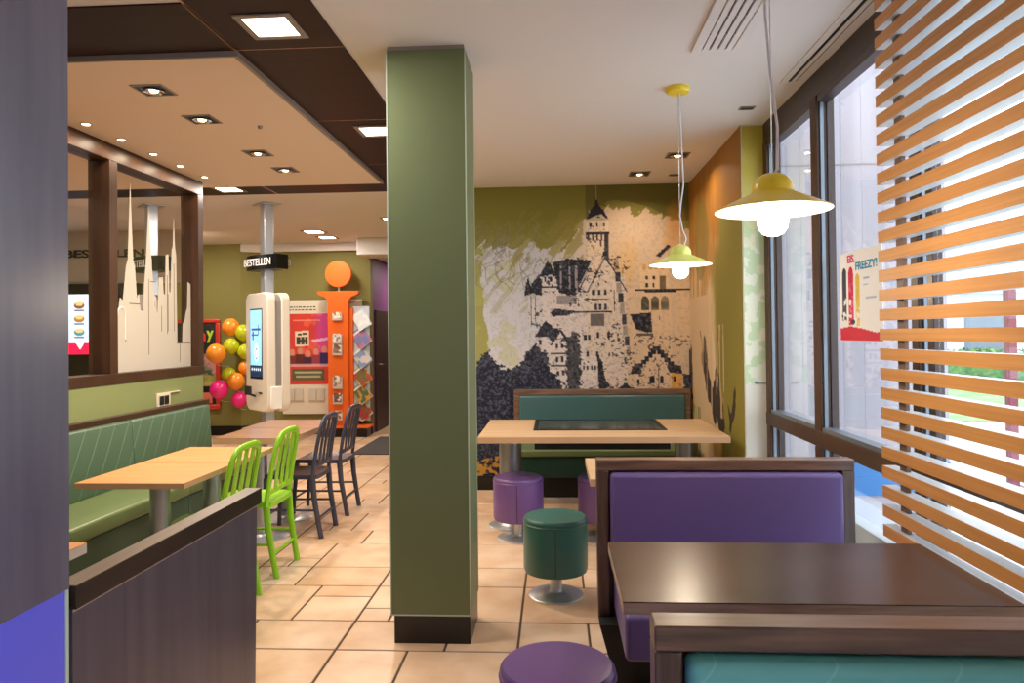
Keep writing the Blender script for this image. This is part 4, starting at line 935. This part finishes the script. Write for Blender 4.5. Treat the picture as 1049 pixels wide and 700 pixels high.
# ================================================================== OUTSIDE
struct('ground', B(1.52, 40, -12, 45, -.12, -.04), M['paving'], 'pale paving outside the window')
struct('facade_beam', B(1.36, 1.52, -6.0, 14.1, -.05, 0), M['paving'], 'threshold strip of the facade')
t = thing('cladding_wall', 'pale pink board-clad wall outside, closing the terrace', 'outside wall', (1.5, 5.35, 0))
for k in range(9):
    B(.0+k*.145, .1435+k*.145, 0, .06, .5, 5.0).make('board', M['cladding'], t)
B(0, 1.3, -.004, .08, 2.645, 2.655).make('joint', M['grey'], t)
B(0, 1.3, -.01, .1, -.04, .26).make('plinth', M['cladding'], t); B(0, 1.3, -.02, .09, .26, .5).make('reflection_band', M['blue_reflection'], t); B(.02, 1.3, .06, .2, -.04, 5.0).make('core', M['ext_white'], t)  # the blue band paints a reflection onto the wall foot
def leafy(name, label, x0, x1, y0, y1, h, cat, seed):
    mb = MB(); rs = random.Random(seed)
    for i in range(1500):
        x, y, z = rs.uniform(x0, x1), rs.uniform(y0, y1), rs.uniform(-.04, h)*(1 if rs.random() < .5 else 1)
        if rs.random() < .4: z = h-rs.random()*.1
        s = rs.uniform(.06, .13); a, b = rs.uniform(0, 2*PI), rs.uniform(-1, 1); d1 = Vector((math.cos(a), math.sin(a), b)).normalized()*s; d2 = d1.cross(Vector((rs.random()-.5, rs.random()-.5, rs.random()-.2)).normalized()).normalized()*s*.6
        p = Vector((x, y, z)); mb.add([p-d1, p-d2, p+d1, p+d2], [(0, 1, 2, 3)])
    mb.box(x0+.1, x1-.1, y0+.1, y1-.1, -.04, h-.1)
    return tag(mb.make(name, M['hedge'], smooth=False), label, cat)
leafy('hedge', 'clipped green hedge across the lawn outside', 8, 22, 19, 20.2, .9, 'hedge', 4)
tag(B(5, 26, 12, 18.8, -.045, -.02).make('lawn', M['grass'], kind='') if False else B(5, 26, 12, 18.8, -.04, -.02).make('lawn', M['grass']), 'green lawn beyond the paving', 'lawn')
t = thing('neighbour_building', 'white low building with a sloping roof behind the hedge', 'building', (14, 24, -.04))
B(-9, 9, 0, 6, 0, 2.6).make('wall', M['ext_white'], t); MB().prism([(-9.4, 2.6), (9.4, 2.6), (9.4, 2.9), (2, 4.6), (-9.4, 3.4)], -.4, 6.2, 'y').make('roof', mat('pale_grey_roof', (196, 204, 212), .7), t)
for k in range(7): 
    f = B(-7.8+2.3*k, -6.6+2.3*k, -.03, 0, .6, 2.0).make('window', M['alu_light'], t)
t = thing('terrace_post', 'dark red steel post outside, seen through the slats', 'post', (4.235, 7.0, -.04)); B(-.04, .04, -.04, .04, 0, 1.90).make('shaft', M['ext_red'], t, bevel=.006); B(-.12, .12, -.12, .12, 0, .02).make('foot_plate', M['ext_red'], t)
